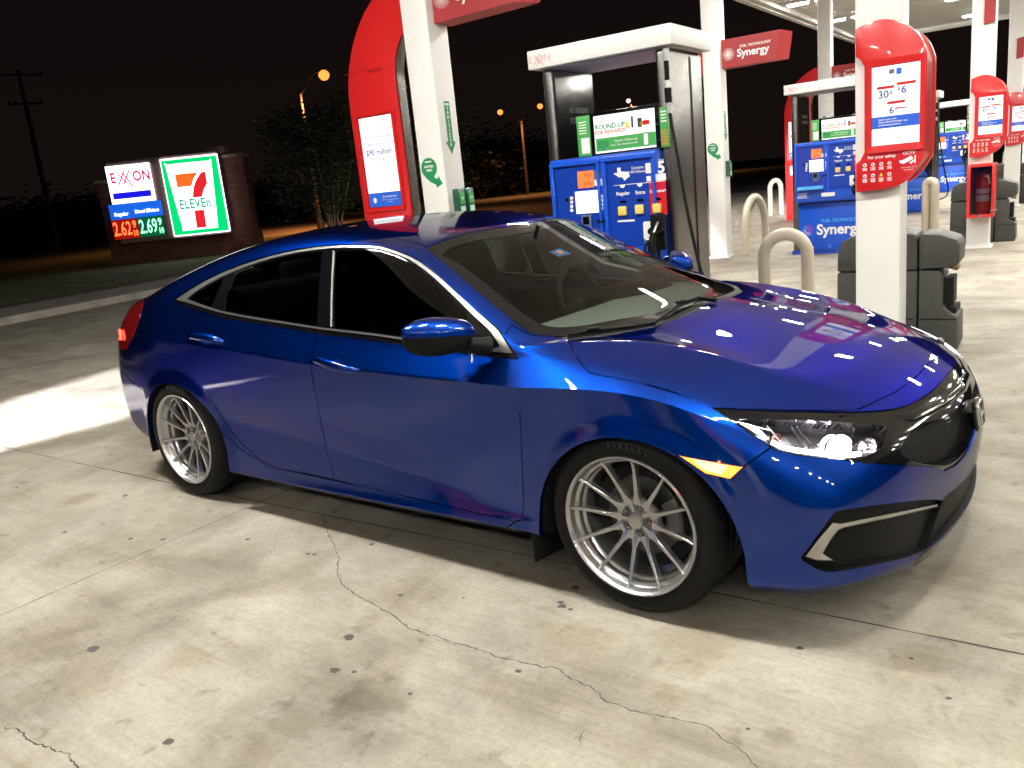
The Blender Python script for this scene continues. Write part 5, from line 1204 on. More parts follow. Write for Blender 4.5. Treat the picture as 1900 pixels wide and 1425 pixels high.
    b = bmesh.new(); x, z = pl(1117, 411, y); bx(b, (x, y-.012, z), (.075, .02, .014), 0, .003); bx(b, (x, y-.008, z+.012), (.05, .014, .014)); obj('receipt_slot', b, M_BLK, con, 40)
    b = bmesh.new(); prism(b, [(-.150, .955), (-.142, .935), (yf, .94), (yf, .99)], xl+.04, xm-.04, axis='X', bev=.004); obj('console_shelf', b, M_LBLUE, con, 40)
    b = bmesh.new(); x, z = pl(1052, 371, y); lathe(b, [(0, -.006), (.013, -.006), (.015, 0)], 16, 'Y', M=Matrix.Translation((x, y, z))); obj('key_lock', b, M_BLK, con, 40)
    # right-hand field: ethanol notice, grade buttons
    b = bmesh.new(); x0, z0 = pl(1139, 337, y); x1, z1 = pl(1168, 309, y)
    flat(b, [(x0+(x1-x0)*a, z0+(z1-z0)*c) for a, c in TEX], y-.001, 0)
    x, z = pl(1183, 314, y); text_bm(b, 'Contains', .027, T(x, y-.001, z+.012), 0, bold=.0004); text_bm(b, '10% Ethanol', .027, T(x, y-.001, z-.016), 0, bold=.0004)
    prc(b, 1197, 303, 1208, 321, y-.001, 0); prc(b, 1199, 327, 1208, 336, y-.001, 0); prc(b, 1216, 323, 1236, 334, y-.001, 0)
    x, z = pl(1227, 311, y); text_bm(b, '5', .115, T(x, y-.001, z), 0, bold=.004); text_bm(b, 'Pump', .020, T(x+.002, y-.001, z+.056), 0)
    for s_, q, m_ in (('Regular', (1156, 359), 0), ('Extra', (1188, 357), 0)):
        x, z = pl(*q, y); text_bm(b, s_, .036, T(x, y-.001, z), m_, bold=.0009)
        flat(b, [(x+.022*math.cos(R(t)), z+.062+.022*math.sin(R(t))) for t in range(180, 361, 20)], y-.001, 0)
    x0, z0 = pl(1139, 345, y); x1, z1 = pl(1202, 340, y); rect(b, x0, x1+.13, z0, z0+.004, y-.001)
    x0, z0 = pl(1146, 411, y); rect(b, x0, x0+.14, z0-.006, z0+.008, y-.001); obj('console_print', b, M_TXT, con)
    b = bmesh.new(); prc(b, 1204, 336.5, 1238.5, 398, y, 0); rp = obj('red_grade_panel', b, M_RED, con)
    b = bmesh.new(); x, z = pl(1221, 354, y); text_bm(b, 'Supreme+', .031, T(x, y-.002, z), bold=.0009); obj('lettering', b, M_TXT, rp)
    for q in ((1156.5, 391), (1188, 388), (1220.5, 386)):
        b = bmesh.new(); x, z = pl(*q, y); bx(b, (x, y-.014, z), (.066, .026, .066), 0, .006); obj('grade_button', b, M_YEL, con, 40)
    for q in ((1156.5, 374), (1188, 371), (1220.5, 369)):
        b = bmesh.new(); x, z = pl(*q, y); bx(b, (x, y-.004, z), (.046, .006, .016)); obj('price_window', b, M_GLOSSBLK, con)
    # nozzle boot and nozzle
    x, z = pl(1222, 425, y); bt = bmesh.new(); bx(bt, (x+.0, yf-.012, z-.02), (.11, .03, .26), 0, .008); obj('nozzle_boot', bt, M_BLK, con, 40)
    b = bmesh.new(); P = rrect(.068, .14, .012, 3, x-.085, z-.01); prism(b, P, y-.003, y); obj('notice_sticker', b, M_TXT, con)
    b = bmesh.new(); M0 = T(x-.005, yf-.05, z)
    tube(b, [M0 @ Vector(q) for q in ((.015, .02, .05), (.01, -.01, .02), (.0, -.03, -.02))], .011, 10, mi=1)
    lathe(b, [(.012, -.004), (.058, -.003), (.060, .003), (.012, .006)], 28, 'Y', M=M0 @ Matrix.Rotation(R(-60), 4, 'X'))
    tube(b, [M0 @ Vector(q) for q in ((.0, -.03, -.02), (-.01, -.05, -.09), (-.01, -.06, -.17), (.0, -.05, -.25))], [.024, .032, .030, .020], 12)
    tube(b, [M0 @ Vector(q) for q in ((-.03, -.05, -.06), (-.055, -.085, -.12), (-.035, -.09, -.19), (-.01, -.06, -.22))], .009, 8)
    bx(b, M0 @ Vector((-.045, -.05, -.07)), (.045, .03, .035), 0, .008, mi=1); obj('nozzle', b, [M_BLK, mat('worn metal spout', (.5, .5, .48), .35, 1.)], p, 50)
    # hose from the high connector
    b = bmesh.new(); hx = pl(1237, 140, -.04)[0]
    tube(b, [(hx, -.035, 2.26), (hx, -.035, 2.18)], [.024, .022], 12, mi=1); tube(b, [(hx, -.035, 2.18), (hx, -.036, 2.05)], .017, 12); tube(b, [(hx, -.036, 2.05), (hx+.002, -.038, 2.0)], .022, 12, mi=1)
    tube(b, [(hx+.003, -.04, 2.0), (hx+.006, -.042, 1.90)], [.026, .024], 12); tube(b, [(hx+.006, -.042, 1.90), (hx+.01, -.044, 1.83)], [.019, .016], 12, mi=1); obj('hose_connector', b, [M_BLK, mat('pale hose fitting', (.55, .56, .56), .35, .3)], p, 50)
    b = bmesh.new(); H = [(q[0]-hx-.01, q[1]) for q in (pl(1262, 300, -.06), pl(1284, 410, -.06), pl(1300, 490, -.06))]; H = smooth_poly([(0, 1.83)] + H + [(H[-1][0]+.06, .42), (H[-1][0]+.0, .28), (-.02, .25), (-.10, .42), (-.12, .70), (-.115, .98)], 5, False)
    tube(b, [(hx+.01+a, -.046-.06*math.sin(min(1, (1.83-z)/1.4)*math.pi), z) for a, z in H], .0125, 10); obj('hose', b, M_RUB, p, 60)
    # advertising screen on top of the console with cards either side
    (xa, za), (xb, zb_) = pl(1108, 293, .01), pl(1212, 208, .01); xa -= .005; xb += .012; zc_ = (za+zb_)/2; za, zb_ = 1.615, 1.885
    b = bmesh.new(); bx(b, ((xa+xb)/2, .03, (za+zb_)/2), (xb-xa+.07, .05, zb_-za+.06), 0, .006); bx(b, (xa+.03, .03, zb_+.035), (.03, .03, .03)); ad = obj('media_screen', b, M_GLOSSBLK, p, 40)
    y = .004; b = bmesh.new(); rect(b, xa, xb, za, zb_, y); face = obj('screen_face', b, M_SCREEN, ad)
    w = xb-xa; h = zb_-za; X = lambda a: xa+w*a; Z = lambda c: za+h*c; b = bmesh.new(); y -= .0015
    rect(b, X(.0), X(1.0), Z(.05), Z(.40), y, 0); rect(b, X(.0), X(.02), Z(.05), Z(.40), y-.0005, 1)
    text_bm(b, 'ROUND UP', .050, T(X(.27), y-.001, Z(.69)), 2, bold=.0016, sx=.95); text_bm(b, 'FOR REWARDS', .040, T(X(.27), y-.001, Z(.545)), 3, bold=.0013, sx=.95); text_bm(b, '7', .042, T(X(.16), y-.001, Z(.86)), 3, bold=.001)
    text_bm(b, 'Get the 7-Eleven app.', .0215, T(X(.72), y-.001, Z(.28)), 1, 'RIGHT', bold=.0004); text_bm(b, 'Give. Get chances to win.', .0215, T(X(.72), y-.001, Z(.18)), 1, 'RIGHT', bold=.0004)
    prism(b, rrect(w*.085, h*.36, .006, 2, X(.845), Z(.235)), y-.0018, y-.0008, 2); prism(b, rrect(w*.068, h*.30, .004, 2, X(.845), Z(.235)), y-.0026, y-.0020, 1)
    for i, (a, hh) in enumerate(((.08, .20), (.14, .24), (.20, .18))): flat(b, [(X(a-.028), Z(.33)), (X(a+.028), Z(.33)), (X(a+.018), Z(.33-hh)), (X(a-.018), Z(.33-hh))], y-.001, 2)
    for a, c, ww, hh, m_ in ((.56, .66, .05, .16, 4), (.64, .72, .035, .30, 5), (.76, .68, .07, .24, 6), (.78, .66, .04, .10, 4), (.86, .66, .11, .12, 7)): prism(b, rrect(w*ww, h*hh, .004, 2, X(a), Z(c)), y-.002-.001*(m_ == 7), y-.001, m_)
    obj('advert_print', b, [M_ADGRN, M_TXT, M_GREEN, mat('orange print', (.75, .12, .03), .5), mat('yellow pack', (.85, .6, .05), .5), mat('purple bottle', (.05, .04, .25), .4), mat('dark pack', (.04, .03, .02), .5), M_RED], face)
    for nm, x0, x1, z1_ in (('l', xa-.145, xa-.035, 1.90), ('r', xb+.038, xb+.10, 1.88)):
        b = bmesh.new(); bx(b, ((x0+x1)/2, .012, (1.605+z1_)/2), (x1-x0, .02, z1_-1.605), 0, .002); cd_ = obj('promo_card', b, M_ADGRN, p, 40); b = bmesh.new()
        if nm == 'l':
            rect(b, x0+.03, x1-.008, 1.625, 1.74, .0005, 0)
            for i in range(5): rect(b, x0+.02, x1-.03, 1.77+.02*i, 1.778+.02*i, .0005, 0)
        else:
            for i in range(4): rect(b, x0+.010, x1-.010, 1.78+.022*i, 1.790+.022*i, .0005, 0)
            for i in range(5):
                for j in range(3): flat(b, [(x0+.012+.018*j+.008*math.cos(R(t)), 1.63+.022*i+.008*math.sin(R(t))) for t in range(0, 360, 45)], .0005, 1)
        obj('card_print', b, [M_TXT, mat('pizza print', (.65, .22, .06), .6)], cd_)
    # lower door with the lettering
    b = bmesh.new(); bx(b, (0.0, .055, .395), (2*W2-.30, .05, .67), 0, .006); ld = obj('lower_door', b, M_BLUE, p, 40)
    y = .0285; b = bmesh.new(); text_bm(b, 'Synergy', .205, T(.14, y, .345), 0, bold=.006); text_bm(b, 'FUEL TECHNOLOGY', .062, T(.175, y, .475), 1, bold=.0014); text_bm(b, 'Exxon', .062, T(-.30, y, .105), 0, bold=.001); text_bm(b, 'X', .075, T(.0, y, .105), 1)
    rb = random.Random(4)
    for j in range(6):
        n = 10+4*j; rr = .028+.0105*j; sz = .0058-.0006*j
        for i in range(n):
            a = 2*math.pi*(i+.5*(j % 2))/n; c = (-.31+rr*math.cos(a), .35+rr*math.sin(a)); mi = 2 if math.cos(a-.6) > .25 else (1 if math.sin(a) > .2 else 0)
            flat(b, [(c[0]+sz*math.cos(R(t)), c[1]+sz*math.sin(R(t))) for t in range(0, 360, 60)], y, mi)
    for i in range(16):
        c = (.30+rb.gauss(0, .07), .16+rb.gauss(0, .06)); r_ = rb.uniform(.008, .03); flat(b, [(c[0]+r_*math.cos(R(t)), max(.07, c[1]+r_*math.sin(R(t)))) for t in range(0, 360, 30)], y+.0003+.0001*i, 3)
    obj('door_print', b, [M_TXT, mat('cyan print', (.08, .45, .85), .5), mat('magenta print', (.75, .05, .35), .5), mat('soft blue dots', (.01, .13, .70), .4)], ld)
    b = bmesh.new()
    for i in range(7): rect(b, xl+.03, xl+.03+(.16 if i else .20)*rb.uniform(.7, 1), .895-.012*i, .900-.012*i, yf-.0005)
    P = rrect(.19, .055, .02, 4, xl+.46, .855); flat(b, P, yf-.001); obj('small_print', b, M_TXT, con)
    return p
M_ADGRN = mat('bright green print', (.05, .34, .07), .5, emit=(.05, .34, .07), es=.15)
p0 = pump('nearest and largest fuel pump, blue console numbered 5, black hose hanging on its right post', 0)
PUMP_LAB = {1: 'second fuel pump, blue, standing beyond the curved pipe bollards', 2: 'third blue fuel pump, seen right of the large red column display', 3: 'farthest blue fuel pump, just left of the fire extinguisher cabinet', -1: 'fuel pump behind the photographer'}
for k, lab in PUMP_LAB.items(): dup(p0, lab, isl(PO[0], PO[1], k), ALPHA)
# ------------------------------------------------------------------ pipe bollards
def bollard(s, t, h, w, label, rz=0.):
    o = thing('pipe_bollard', label, 'bollard', isl(s, t), ALPHA+rz, 'cream hoop bollards guarding the pumps')
    b = bmesh.new(); r = w/2; P = [(-r, 0, -.02), (-r, 0, .3), (-r, 0, h-r)] + [(-r*math.cos(R(a)), 0, h-r+r*math.sin(R(a))) for a in range(12, 180, 12)] + [(r, 0, h-r), (r, 0, .3), (r, 0, -.02)]
    tube(b, P, .058, 16); obj('hoop', b, M_BEIGE, o, 60)
    b = bmesh.new()
    for x in (-r, r): lathe(b, [(.058, .0), (.066, .0), (.066, .012), (.058, .014)], 20, 'Z', M=Matrix.Translation((x, 0, 0)))
    obj('grout_collar', b, M_KERB, o, 40)
def bol(px0, py0, px1, py1, pyt, label, z=0.):
    a = onZ(px0, py0); c = onZ(px1, py1); m = (a+c)/2; d = m-ORG; s, t = d.dot(U), d.dot(V_); w = (c-a).length
    top = (CC.z - (0)); dist = (m-CC).dot(CF_); pm = P_photo(m); h = 0
    for i in range(60):
        h = .5+.02*i
        if P_photo(m+Vector((0, 0, h)))[1] < pyt: break
    e = (c-a); bollard(s, t, h, w-.0, label, math.atan2(e.y, e.x)-ALPHA)
bol(1383, 474, 1421, 460, 366, 'middle cream hoop bollard, left of the second pump')
bol(1430, 401, 1450, 398, 336, 'farthest left cream hoop bollard, beside the red arch')
bol(1421, 585, 1500, 585, 436, 'nearest and widest cream hoop bollard, rising behind the bonnet')
bol(1717, 455, 1733, 455, 338, 'cream hoop bollard between the near column display and the fire extinguisher')
bol(1863, 352, 1874, 352, 280, 'far cream hoop bollard right of the fire extinguisher column')
# ------------------------------------------------------------------ waste bins / service units
def bin_unit(k, label):
    o = thing('waste_bin', label, 'waste bin', isl(-.005, .73, k), ALPHA, 'grey plastic bins with windscreen service caddies')
    d = .36
    def shell(name, pts, par, m=M_GREYP, y0=-.18, y1=.18, bev=.011):
        b = bmesh.new(); prism(b, pts, y0, y1, bev=bev); return obj(name, b, m, par, 40)
    shell('bin_lid', [(-.40, .585), (-.395, .72), (-.375, .80), (-.30, .832), (.02, .850), (.125, .835), (.135, .80), (.14, .585)], o)
    shell('bin_body', [(-.405, .0), (-.400, .575), (.14, .575), (.14, .285), (.135, 0)], o)
    b = bmesh.new(); bx(b, (-.06, -.02, .848), (.20, .16, .03), 0, .006); obj('rubbish_opening', b, M_VOID, o, 40)
    c = shell('caddy_body', [(.152, 0), (.152, .580), (.27, .575), (.30, .545), (.30, .32), (.37, .262), (.40, .25), (.405, .03), (.395, .0)], o)
    shell('caddy_top', [(.152, .59), (.15, .80), (.17, .835), (.28, .825), (.385, .785), (.405, .745), (.402, .62), (.36, .592)], o)
    b = bmesh.new(); bx(b, (.34, 0, .42), (.05, .20, .19)); bx(b, (.345, 0, .285), (.085, .25, .04)); obj('caddy_recess', b, M_VOID, o)
    b = bmesh.new(); bx(b, (.36, -.02, .583), (.06, .14, .03), 0, .004, M=Matrix.Rotation(R(15), 4, 'Y')); obj('paper_towel', b, mat('brown paper towel', (.35, .23, .12), .9), o, 40)
    b = bmesh.new(); bx(b, (-.13, -.181, .23), (.50, .006, .006)); bx(b, (.28, -.181, .23), (.23, .006, .006)); obj('moulding_seam', b, M_BLK, o)
    return o
bin_unit(0, 'large grey bin and caddy right behind the near white column'); bin_unit(1, 'grey bin behind the fire extinguisher column'); bin_unit(2, 'grey bin cut by the right edge, beyond the fire extinguisher')
# ------------------------------------------------------------------ fire extinguisher
fe = thing('extinguisher_cabinet', 'red framed cabinet holding a fire extinguisher, on a white column', 'cabinet', isl(-.005, -.133, 1), ALPHA)
x0, z0 = IL(1795, 404, -.26, 1); x1, z1 = IL(1842, 301, -.26, 1); xc = (x0+x1)/2+.005+.02; w = .32; h = .68; zc_ = (z0+z1)/2
b = bmesh.new()
for (c, s) in (((xc-w/2+.02, -.13, zc_), (.04, .25, h)), ((xc+w/2-.02, -.13, zc_), (.04, .25, h)), ((xc, -.13, zc_+h/2-.02), (w-.081, .25, .04)), ((xc, -.13, zc_-h/2+.02), (w-.081, .25, .04))): bx(b, c, s, 0, .004)
obj('cabinet_frame', b, M_RED, fe, 40); b = bmesh.new(); bx(b, (xc, -.010, zc_), (w-.085, .012, h-.085)); obj('cabinet_back', b, mat('dark red lining', (.10, .008, .012), .5), fe)
b = bmesh.new(); bx(b, (xc, -.245, zc_), (w-.09, .004, h-.09)); obj('cabinet_glass', b, sheetglass('cabinet pane', (.85, .8, .85)), fe)
b = bmesh.new(); tube(b, [(xc+w/2-.05, -.265, zc_-h/2+.085), (xc+w/2+.04, -.265, zc_-h/2+.09)], .009, 8); lathe(b, [(0, -.27), (.02, -.27), (.022, -.255)], 16, 'Y', M=Matrix.Translation((xc, 0, zc_-h/2+.02))); obj('latch', b, M_CHR, fe, 40)
ex = thing('fire_extinguisher', 'red fire extinguisher with white tag inside the cabinet', 'extinguisher', isl(-.005, -.133, 1) + U*(xc+.02) - V_*.13 + Vector((0, 0, zc_-h/2+.042)), ALPHA)
b = bmesh.new(); lathe(b, [(0, 0), (.078, 0), (.085, .01), (.085, .42), (.075, .46), (.045, .485), (.022, .495), (.022, .52), (0, .52)], 32, 'Z'); obj('cylinder', b, M_RED, ex, 40)
b = bmesh.new(); bx(b, (0, 0, .535), (.05, .03, .03), 0, .005); bx(b, (-.04, 0, .565), (.10, .02, .012), R(0), .003); bx(b, (-.045, 0, .545), (.09, .02, .010), 0, .003); obj('valve', b, M_BLK, ex, 40)
b = bmesh.new(); tube(b, [(.02, -.02, .53), (.09, -.03, .50), (.095, -.04, .35), (.09, -.05, .20)], .011, 8); obj('discharge_hose', b, M_RUB, ex, 60)
b = bmesh.new(); lathe(b, [(.086, .16), (.0862, .24)], 24, 'Z'); lathe(b, [(.086, .26), (.0862, .32)], 24, 'Z'); obj('label_band', b, mat('worn white label', (.6, .58, .55), .6), ex, 60)
b = bmesh.new(); bx(b, (.045, -.06, .43), (.065, .003, .12), 0, 0, M=Matrix.Rotation(R(-12), 4, 'Y')); obj('inspection_tag', b, M_TXT, ex)
# ------------------------------------------------------------------ sanitizer dispensers and small boxes
def dispenser(s, t, z, k, label, rot=0.):
    o = thing('sanitizer_dispenser', label, 'dispenser', isl(s, t, k)+Vector((0, 0, z)), ALPHA+rot, 'sanitizer and wipe dispensers')
    b = bmesh.new(); bx(b, (0, -.035, 0), (.095, .07, .24), 0, .014, 3); obj('case', b, mat('dark green case', (.01, .08, .05), .35, 0, .4), o, 40)
    b = bmesh.new(); rect(b, -.035, .035, -.01, .085, -.0712, 0); rect(b, -.035, .035, -.10, -.03, -.0712, 1); text_bm(b, 'w', .05, T(0, -.0725, .04), 1, bold=.002); obj('front_print', b, [M_ADGRN, mat('pale print', (.5, .75, .65), .5)], o)
for k in (0, 1):
    px = ('on the near column above the car roof' if k == 0 else 'on the column right of the nearest pump')
    dispenser(-3.555+.134+.0, -.02, 1.345, k, 'dark green sanitizer dispenser ' + px, R(90)); 
    if k == 0: dispenser(-3.555+.134, .115, 1.345, k, 'second dark green dispenser ' + px, R(90))
# ------------------------------------------------------------------ price sign on its brick wall
_d = ray(320, 380); dh = Vector((_d.x, _d.y, 0)).normalized(); SP = CC + dh*30.; SP.z = 0; SA = math.atan2(dh.y, dh.x) - .35 - math.pi/2
def sg(px, py):
    n = Vector((math.cos(SA+math.pi/2), math.sin(SA+math.pi/2), 0)); d = ray(px, py); X = CC + d*((SP-CC).dot(n)/d.dot(n)); e = Vector((n.y, -n.x, 0)); return ((X-SP).dot(e), X.z)
def _brick():
    m = mat('dark red brick', (.10, .03, .022), .85); b = BS(m); tc = N(m, 'ShaderNodeTexCoord'); mp = N(m, 'ShaderNodeMapping'); mp.inputs['Rotation'].default_value = (R(90), 0, 0); L(m, tc.outputs['Object'], mp.inputs[0])
    br = N(m, 'ShaderNodeTexBrick'); br.inputs['Scale'].default_value = 1.; br.inputs['Brick Width'].default_value = .23; br.inputs['Row Height'].default_value = .075; br.inputs['Mortar Size'].default_value = .009
    br.inputs['Color1'].default_value = (.17, .036, .024, 1); br.inputs['Color2'].default_value = (.10, .022, .016, 1); br.inputs['Mortar'].default_value = (.16, .12, .10, 1); L(m, mp.outputs[0], br.inputs['Vector'])
    n = N(m, 'ShaderNodeTexNoise', i_Scale=1.2, i_Detail=5.); L(m, tc.outputs['Object'], n.inputs['Vector']); r = ramp(m, [(.55, (1, 1, 1)), (.68, (2.0, 1.9, 1.8))], n.outputs['Fac'])
    x = N(m, 'ShaderNodeMix', data_type='RGBA', blend_type='MULTIPLY'); x.inputs[0].default_value = .8; L(m, br.outputs['Color'], x.inputs[6]); L(m, r.outputs[0], x.inputs[7]); L(m, x.outputs[2], b.inputs['Base Color'])
    bp = N(m, 'ShaderNodeBump', i_Strength=.5, i_Distance=.01); bp.invert = True; L(m, br.outputs['Fac'], bp.inputs['Height']); L(m, bp.outputs[0], b.inputs['Normal']); return m
M_BRICK = _brick(); M_STONE = noisy(mat('pinkish cast stone', (.34, .25, .22), .8), 5, .2, .3, 60)
wall = thing('brick_sign_wall', 'dark brick wall with stone caps framing the lit price sign', 'wall', SP, SA)
b = bmesh.new(); bx(b, (.35, .55, .42), (4.4, .5, .84)); obj('base_wall', b, M_BRICK, wall); b = bmesh.new(); bx(b, (2.13, .60, 1.60), (.60, .62, 3.20)); obj('brick_pier', b, M_BRICK, wall); b = bmesh.new(); bx(b, (2.13, .60, 3.25), (.70, .72, .10), 0, .01); obj('pier_cap', b, M_STONE, wall, 40)
b = bmesh.new(); bx(b, (-2.15, .60, 1.40), (.62, .5, 2.80)); obj('brick_pier', b, M_BRICK, wall); b = bmesh.new(); bx(b, (-2.15, .60, 2.84), (.72, .6, .08), 0, .01); obj('pier_cap', b, M_STONE, wall, 40)
b = bmesh.new(); bx(b, (.0, .62, 2.10), (3.6, .40, 2.5)); obj('back_wall', b, M_BRICK, wall); b = bmesh.new(); bx(b, (1.55, .60, 3.47), (.62, .5, .22), 0, .01); bx(b, (.0, .60, 3.40), (2.4, .5, .10), 0, .01); obj('coping', b, M_STONE, wall, 40)
def lit(name, col, es): return mat(name, col, .5, emit=col, es=es)
L_WHITE, L_GRN, L_RED, L_ORG, L_BLU, L_TEAL = lit('backlit white', (1, .97, 1.), 2.6), lit('backlit green', (.0, .62, .16), 1.25), lit('backlit red', (.85, .02, .03), .95), lit('backlit orange', (.95, .16, .02), 1.), lit('backlit blue', (.01, .14, .80), .9), lit('backlit teal letters', (.0, .42, .22), 1.)
L_PINK, L_DBL, L_LR, L_LG = lit('backlit crimson letters', (.75, .01, .10), 1.), lit('backlit deep blue', (.01, .01, .75), 1.), lit('red LED digits', (1., .12, .03), 3.), lit('green LED digits', (.30, 1., .50), 2.2)
sign = thing('price_sign', 'backlit roadside price sign with white, blue and green panels', 'sign', SP, SA)
M_SFR = mat('sign frame', (.30, .22, .20), .5)
b = bmesh.new(); bx(b, (-.10, .22, 2.10), (3.62, .42, 2.62), 0, .02); obj('sign_box', b, M_SFR, sign, 40)
def panel(name, a, c, m, y=-.02, par=None):
    (xa, za), (xb, zb_) = sg(*a), sg(*c); b = bmesh.new(); bx(b, ((xa+xb)/2, y+.02, (za+zb_)/2), (abs(xb-xa), .05, abs(za-zb_)), 0, .01); return obj(name, b, m, par or sign, 40), (min(xa, xb), max(xa, xb), min(za, zb_), max(za, zb_))
# green logo panel
gp, (ga, gb_, gc, gd) = panel('green_panel', (297.6, 297.9), (425.5, 429), L_WHITE, -.04)
ga, gb_, gc, gd = sg(297.6, 297.9)[0], sg(425.5, 429)[0]+.06, .86, 3.33; gw, gh = gb_-ga, gd-gc
GX = lambda a: ga+gw*a; GZ = lambda c: gc+gh*c
b = bmesh.new(); bx(b, (GX(.5), -.05, GZ(.5)), (gw, .06, gh), 0, .01); obj('white_border', b, L_WHITE, gp, 40)
b = bmesh.new(); prism(b, rrect(gw*.965, gh*.965, .02, 3, GX(.5), GZ(.495)), -.088, -.078); obj('green_field', b, L_GRN, gp)
b = bmesh.new(); P = [(GX(.14), GZ(.92)), (GX(.82), GZ(.92)), (GX(.86), GZ(.88)), (GX(.79), GZ(.13)), (GX(.75), GZ(.09)), (GX(.22), GZ(.09)), (GX(.18), GZ(.13)), (GX(.09), GZ(.88))]
prism(b, smooth_poly(P, 3), -.094, -.088); obj('white_shield', b, L_WHITE, gp)
b = bmesh.new(); prism(b, [(GX(.22), GZ(.79)), (GX(.62), GZ(.79)), (GX(.55), GZ(.735)), (GX(.50), GZ(.675)), (GX(.47), GZ(.625)), (GX(.22), GZ(.625))], -.099, -.094); obj('orange_stroke', b, L_ORG, gp)
b = bmesh.new(); prism(b, smooth_poly([(GX(.75), GZ(.79), 1), (GX(.68), GZ(.785), 1), (GX(.575), GZ(.70)), (GX(.50), GZ(.60)), (GX(.455), GZ(.475), 1), (GX(.62), GZ(.475), 1), (GX(.67), GZ(.56)), (GX(.75), GZ(.64), 1)], 4), -.099, -.094); obj('red_stroke', b, L_RED, gp); b = bmesh.new(); prism(b, [(GX(.44), GZ(.31)), (GX(.61), GZ(.31)), (GX(.60), GZ(.08)), (GX(.43), GZ(.08))], -.099, -.094); obj('red_stroke', b, L_RED, gp)
b = bmesh.new(); text_bm(b, 'ELEVEn', .42, T(GX(.475), -.097, GZ(.395)), bold=.014, sx=.74, space=1.08); obj('lettering', b, L_TEAL, gp)
# white brand panel
wp, (wa, wb, wc, wd) = panel('white_panel', (195, 309.7), (290, 371), L_WHITE, -.04); cx_, cz_ = (wa+wb)/2, (wc+wd)/2
b = bmesh.new(); h_ = .45; text_bm(b, 'E', h_, T(wa+.20, -.067, cz_+.20), bold=.014, sx=.80); text_bm(b, 'O', h_, T(wa+.98, -.067, cz_+.20), bold=.014, sx=.76); text_bm(b, 'N', h_, T(wa+1.27, -.067, cz_+.20), bold=.014, sx=.76)
for dx in (0, .16):   # the two linked crossing letters
    xx = wa+.34+dx
    for P in ([(xx, cz_+.36-.0), (xx+.05, cz_+.36), (xx+.32, cz_-.10 if dx else cz_+.02), (xx+.27, cz_-.10 if dx else cz_+.02)], [(xx+.24, cz_+.42), (xx+.29, cz_+.42), (xx+.03, cz_-.02), (xx-.02, cz_-.02)]): prism(b, P, -.069, -.066)
obj('lettering', b, L_PINK, wp)
b = bmesh.new(); bx(b, (cx_+.0, -.068, wc+.24), (wb-wa-.18, .004, .20)); obj('blue_bar', b, L_DBL, wp)
bp_, (ba, bb, bc, bd) = panel('grade_panel', (201, 381), (303, 399), L_BLU, -.03)
b = bmesh.new(); text_bm(b, 'Regular', .15, T(ba+.38, -.062, bc+.16), bold=.004); text_bm(b, 'Diesel Efficient', .145, T(bb-.48, -.062, bc+.19), bold=.004, sx=.9); obj('lettering', b, L_WHITE, bp_)
pp, (pa, pb, pc, pd) = panel('digit_panel', (207, 409), (310, 436), mat('black LED panel', (.01, .01, .01), .5), -.03)
b = bmesh.new(); mid = (pa+pb)/2; hh = (pd-pc)*.98; bx(b, ((pa+mid)/2, -.0615, (pc+pd)/2), (mid-pa-.02, .003, pd-pc-.02)); obj('red_glow_panel', b, lit('red LED backing', (.5, .01, .005), .6), pp)
b = bmesh.new(); bx(b, ((pb+mid)/2, -.0615, (pc+pd)/2), (pb-mid-.02, .003, pd-pc-.02)); obj('green_glow_panel', b, lit('green LED backing', (.005, .20, .07), .5), pp)
b = bmesh.new(); text_bm(b, '2.62', hh*.98, T((pa+mid)/2-.10, -.066, (pc+pd)/2), bold=.008, sx=.56); text_bm(b, '9', hh*.50, T(mid-.12, -.066, (pc+pd)/2+.12), bold=.008, sx=.8); text_bm(b, '10', hh*.40, T(mid-.12, -.066, (pc+pd)/2-.16), bold=.008, sx=.7); obj('red_digits', b, L_LR, pp)
b = bmesh.new(); text_bm(b, '2.69', hh*.98, T((pb+mid)/2-.10, -.066, (pc+pd)/2), bold=.008, sx=.56); text_bm(b, '9', hh*.50, T(pb-.13, -.066, (pc+pd)/2+.12), bold=.008, sx=.8); text_bm(b, '10', hh*.40, T(pb-.13, -.066, (pc+pd)/2-.16), bold=.008, sx=.7); obj('green_digits', b, L_LG, pp)
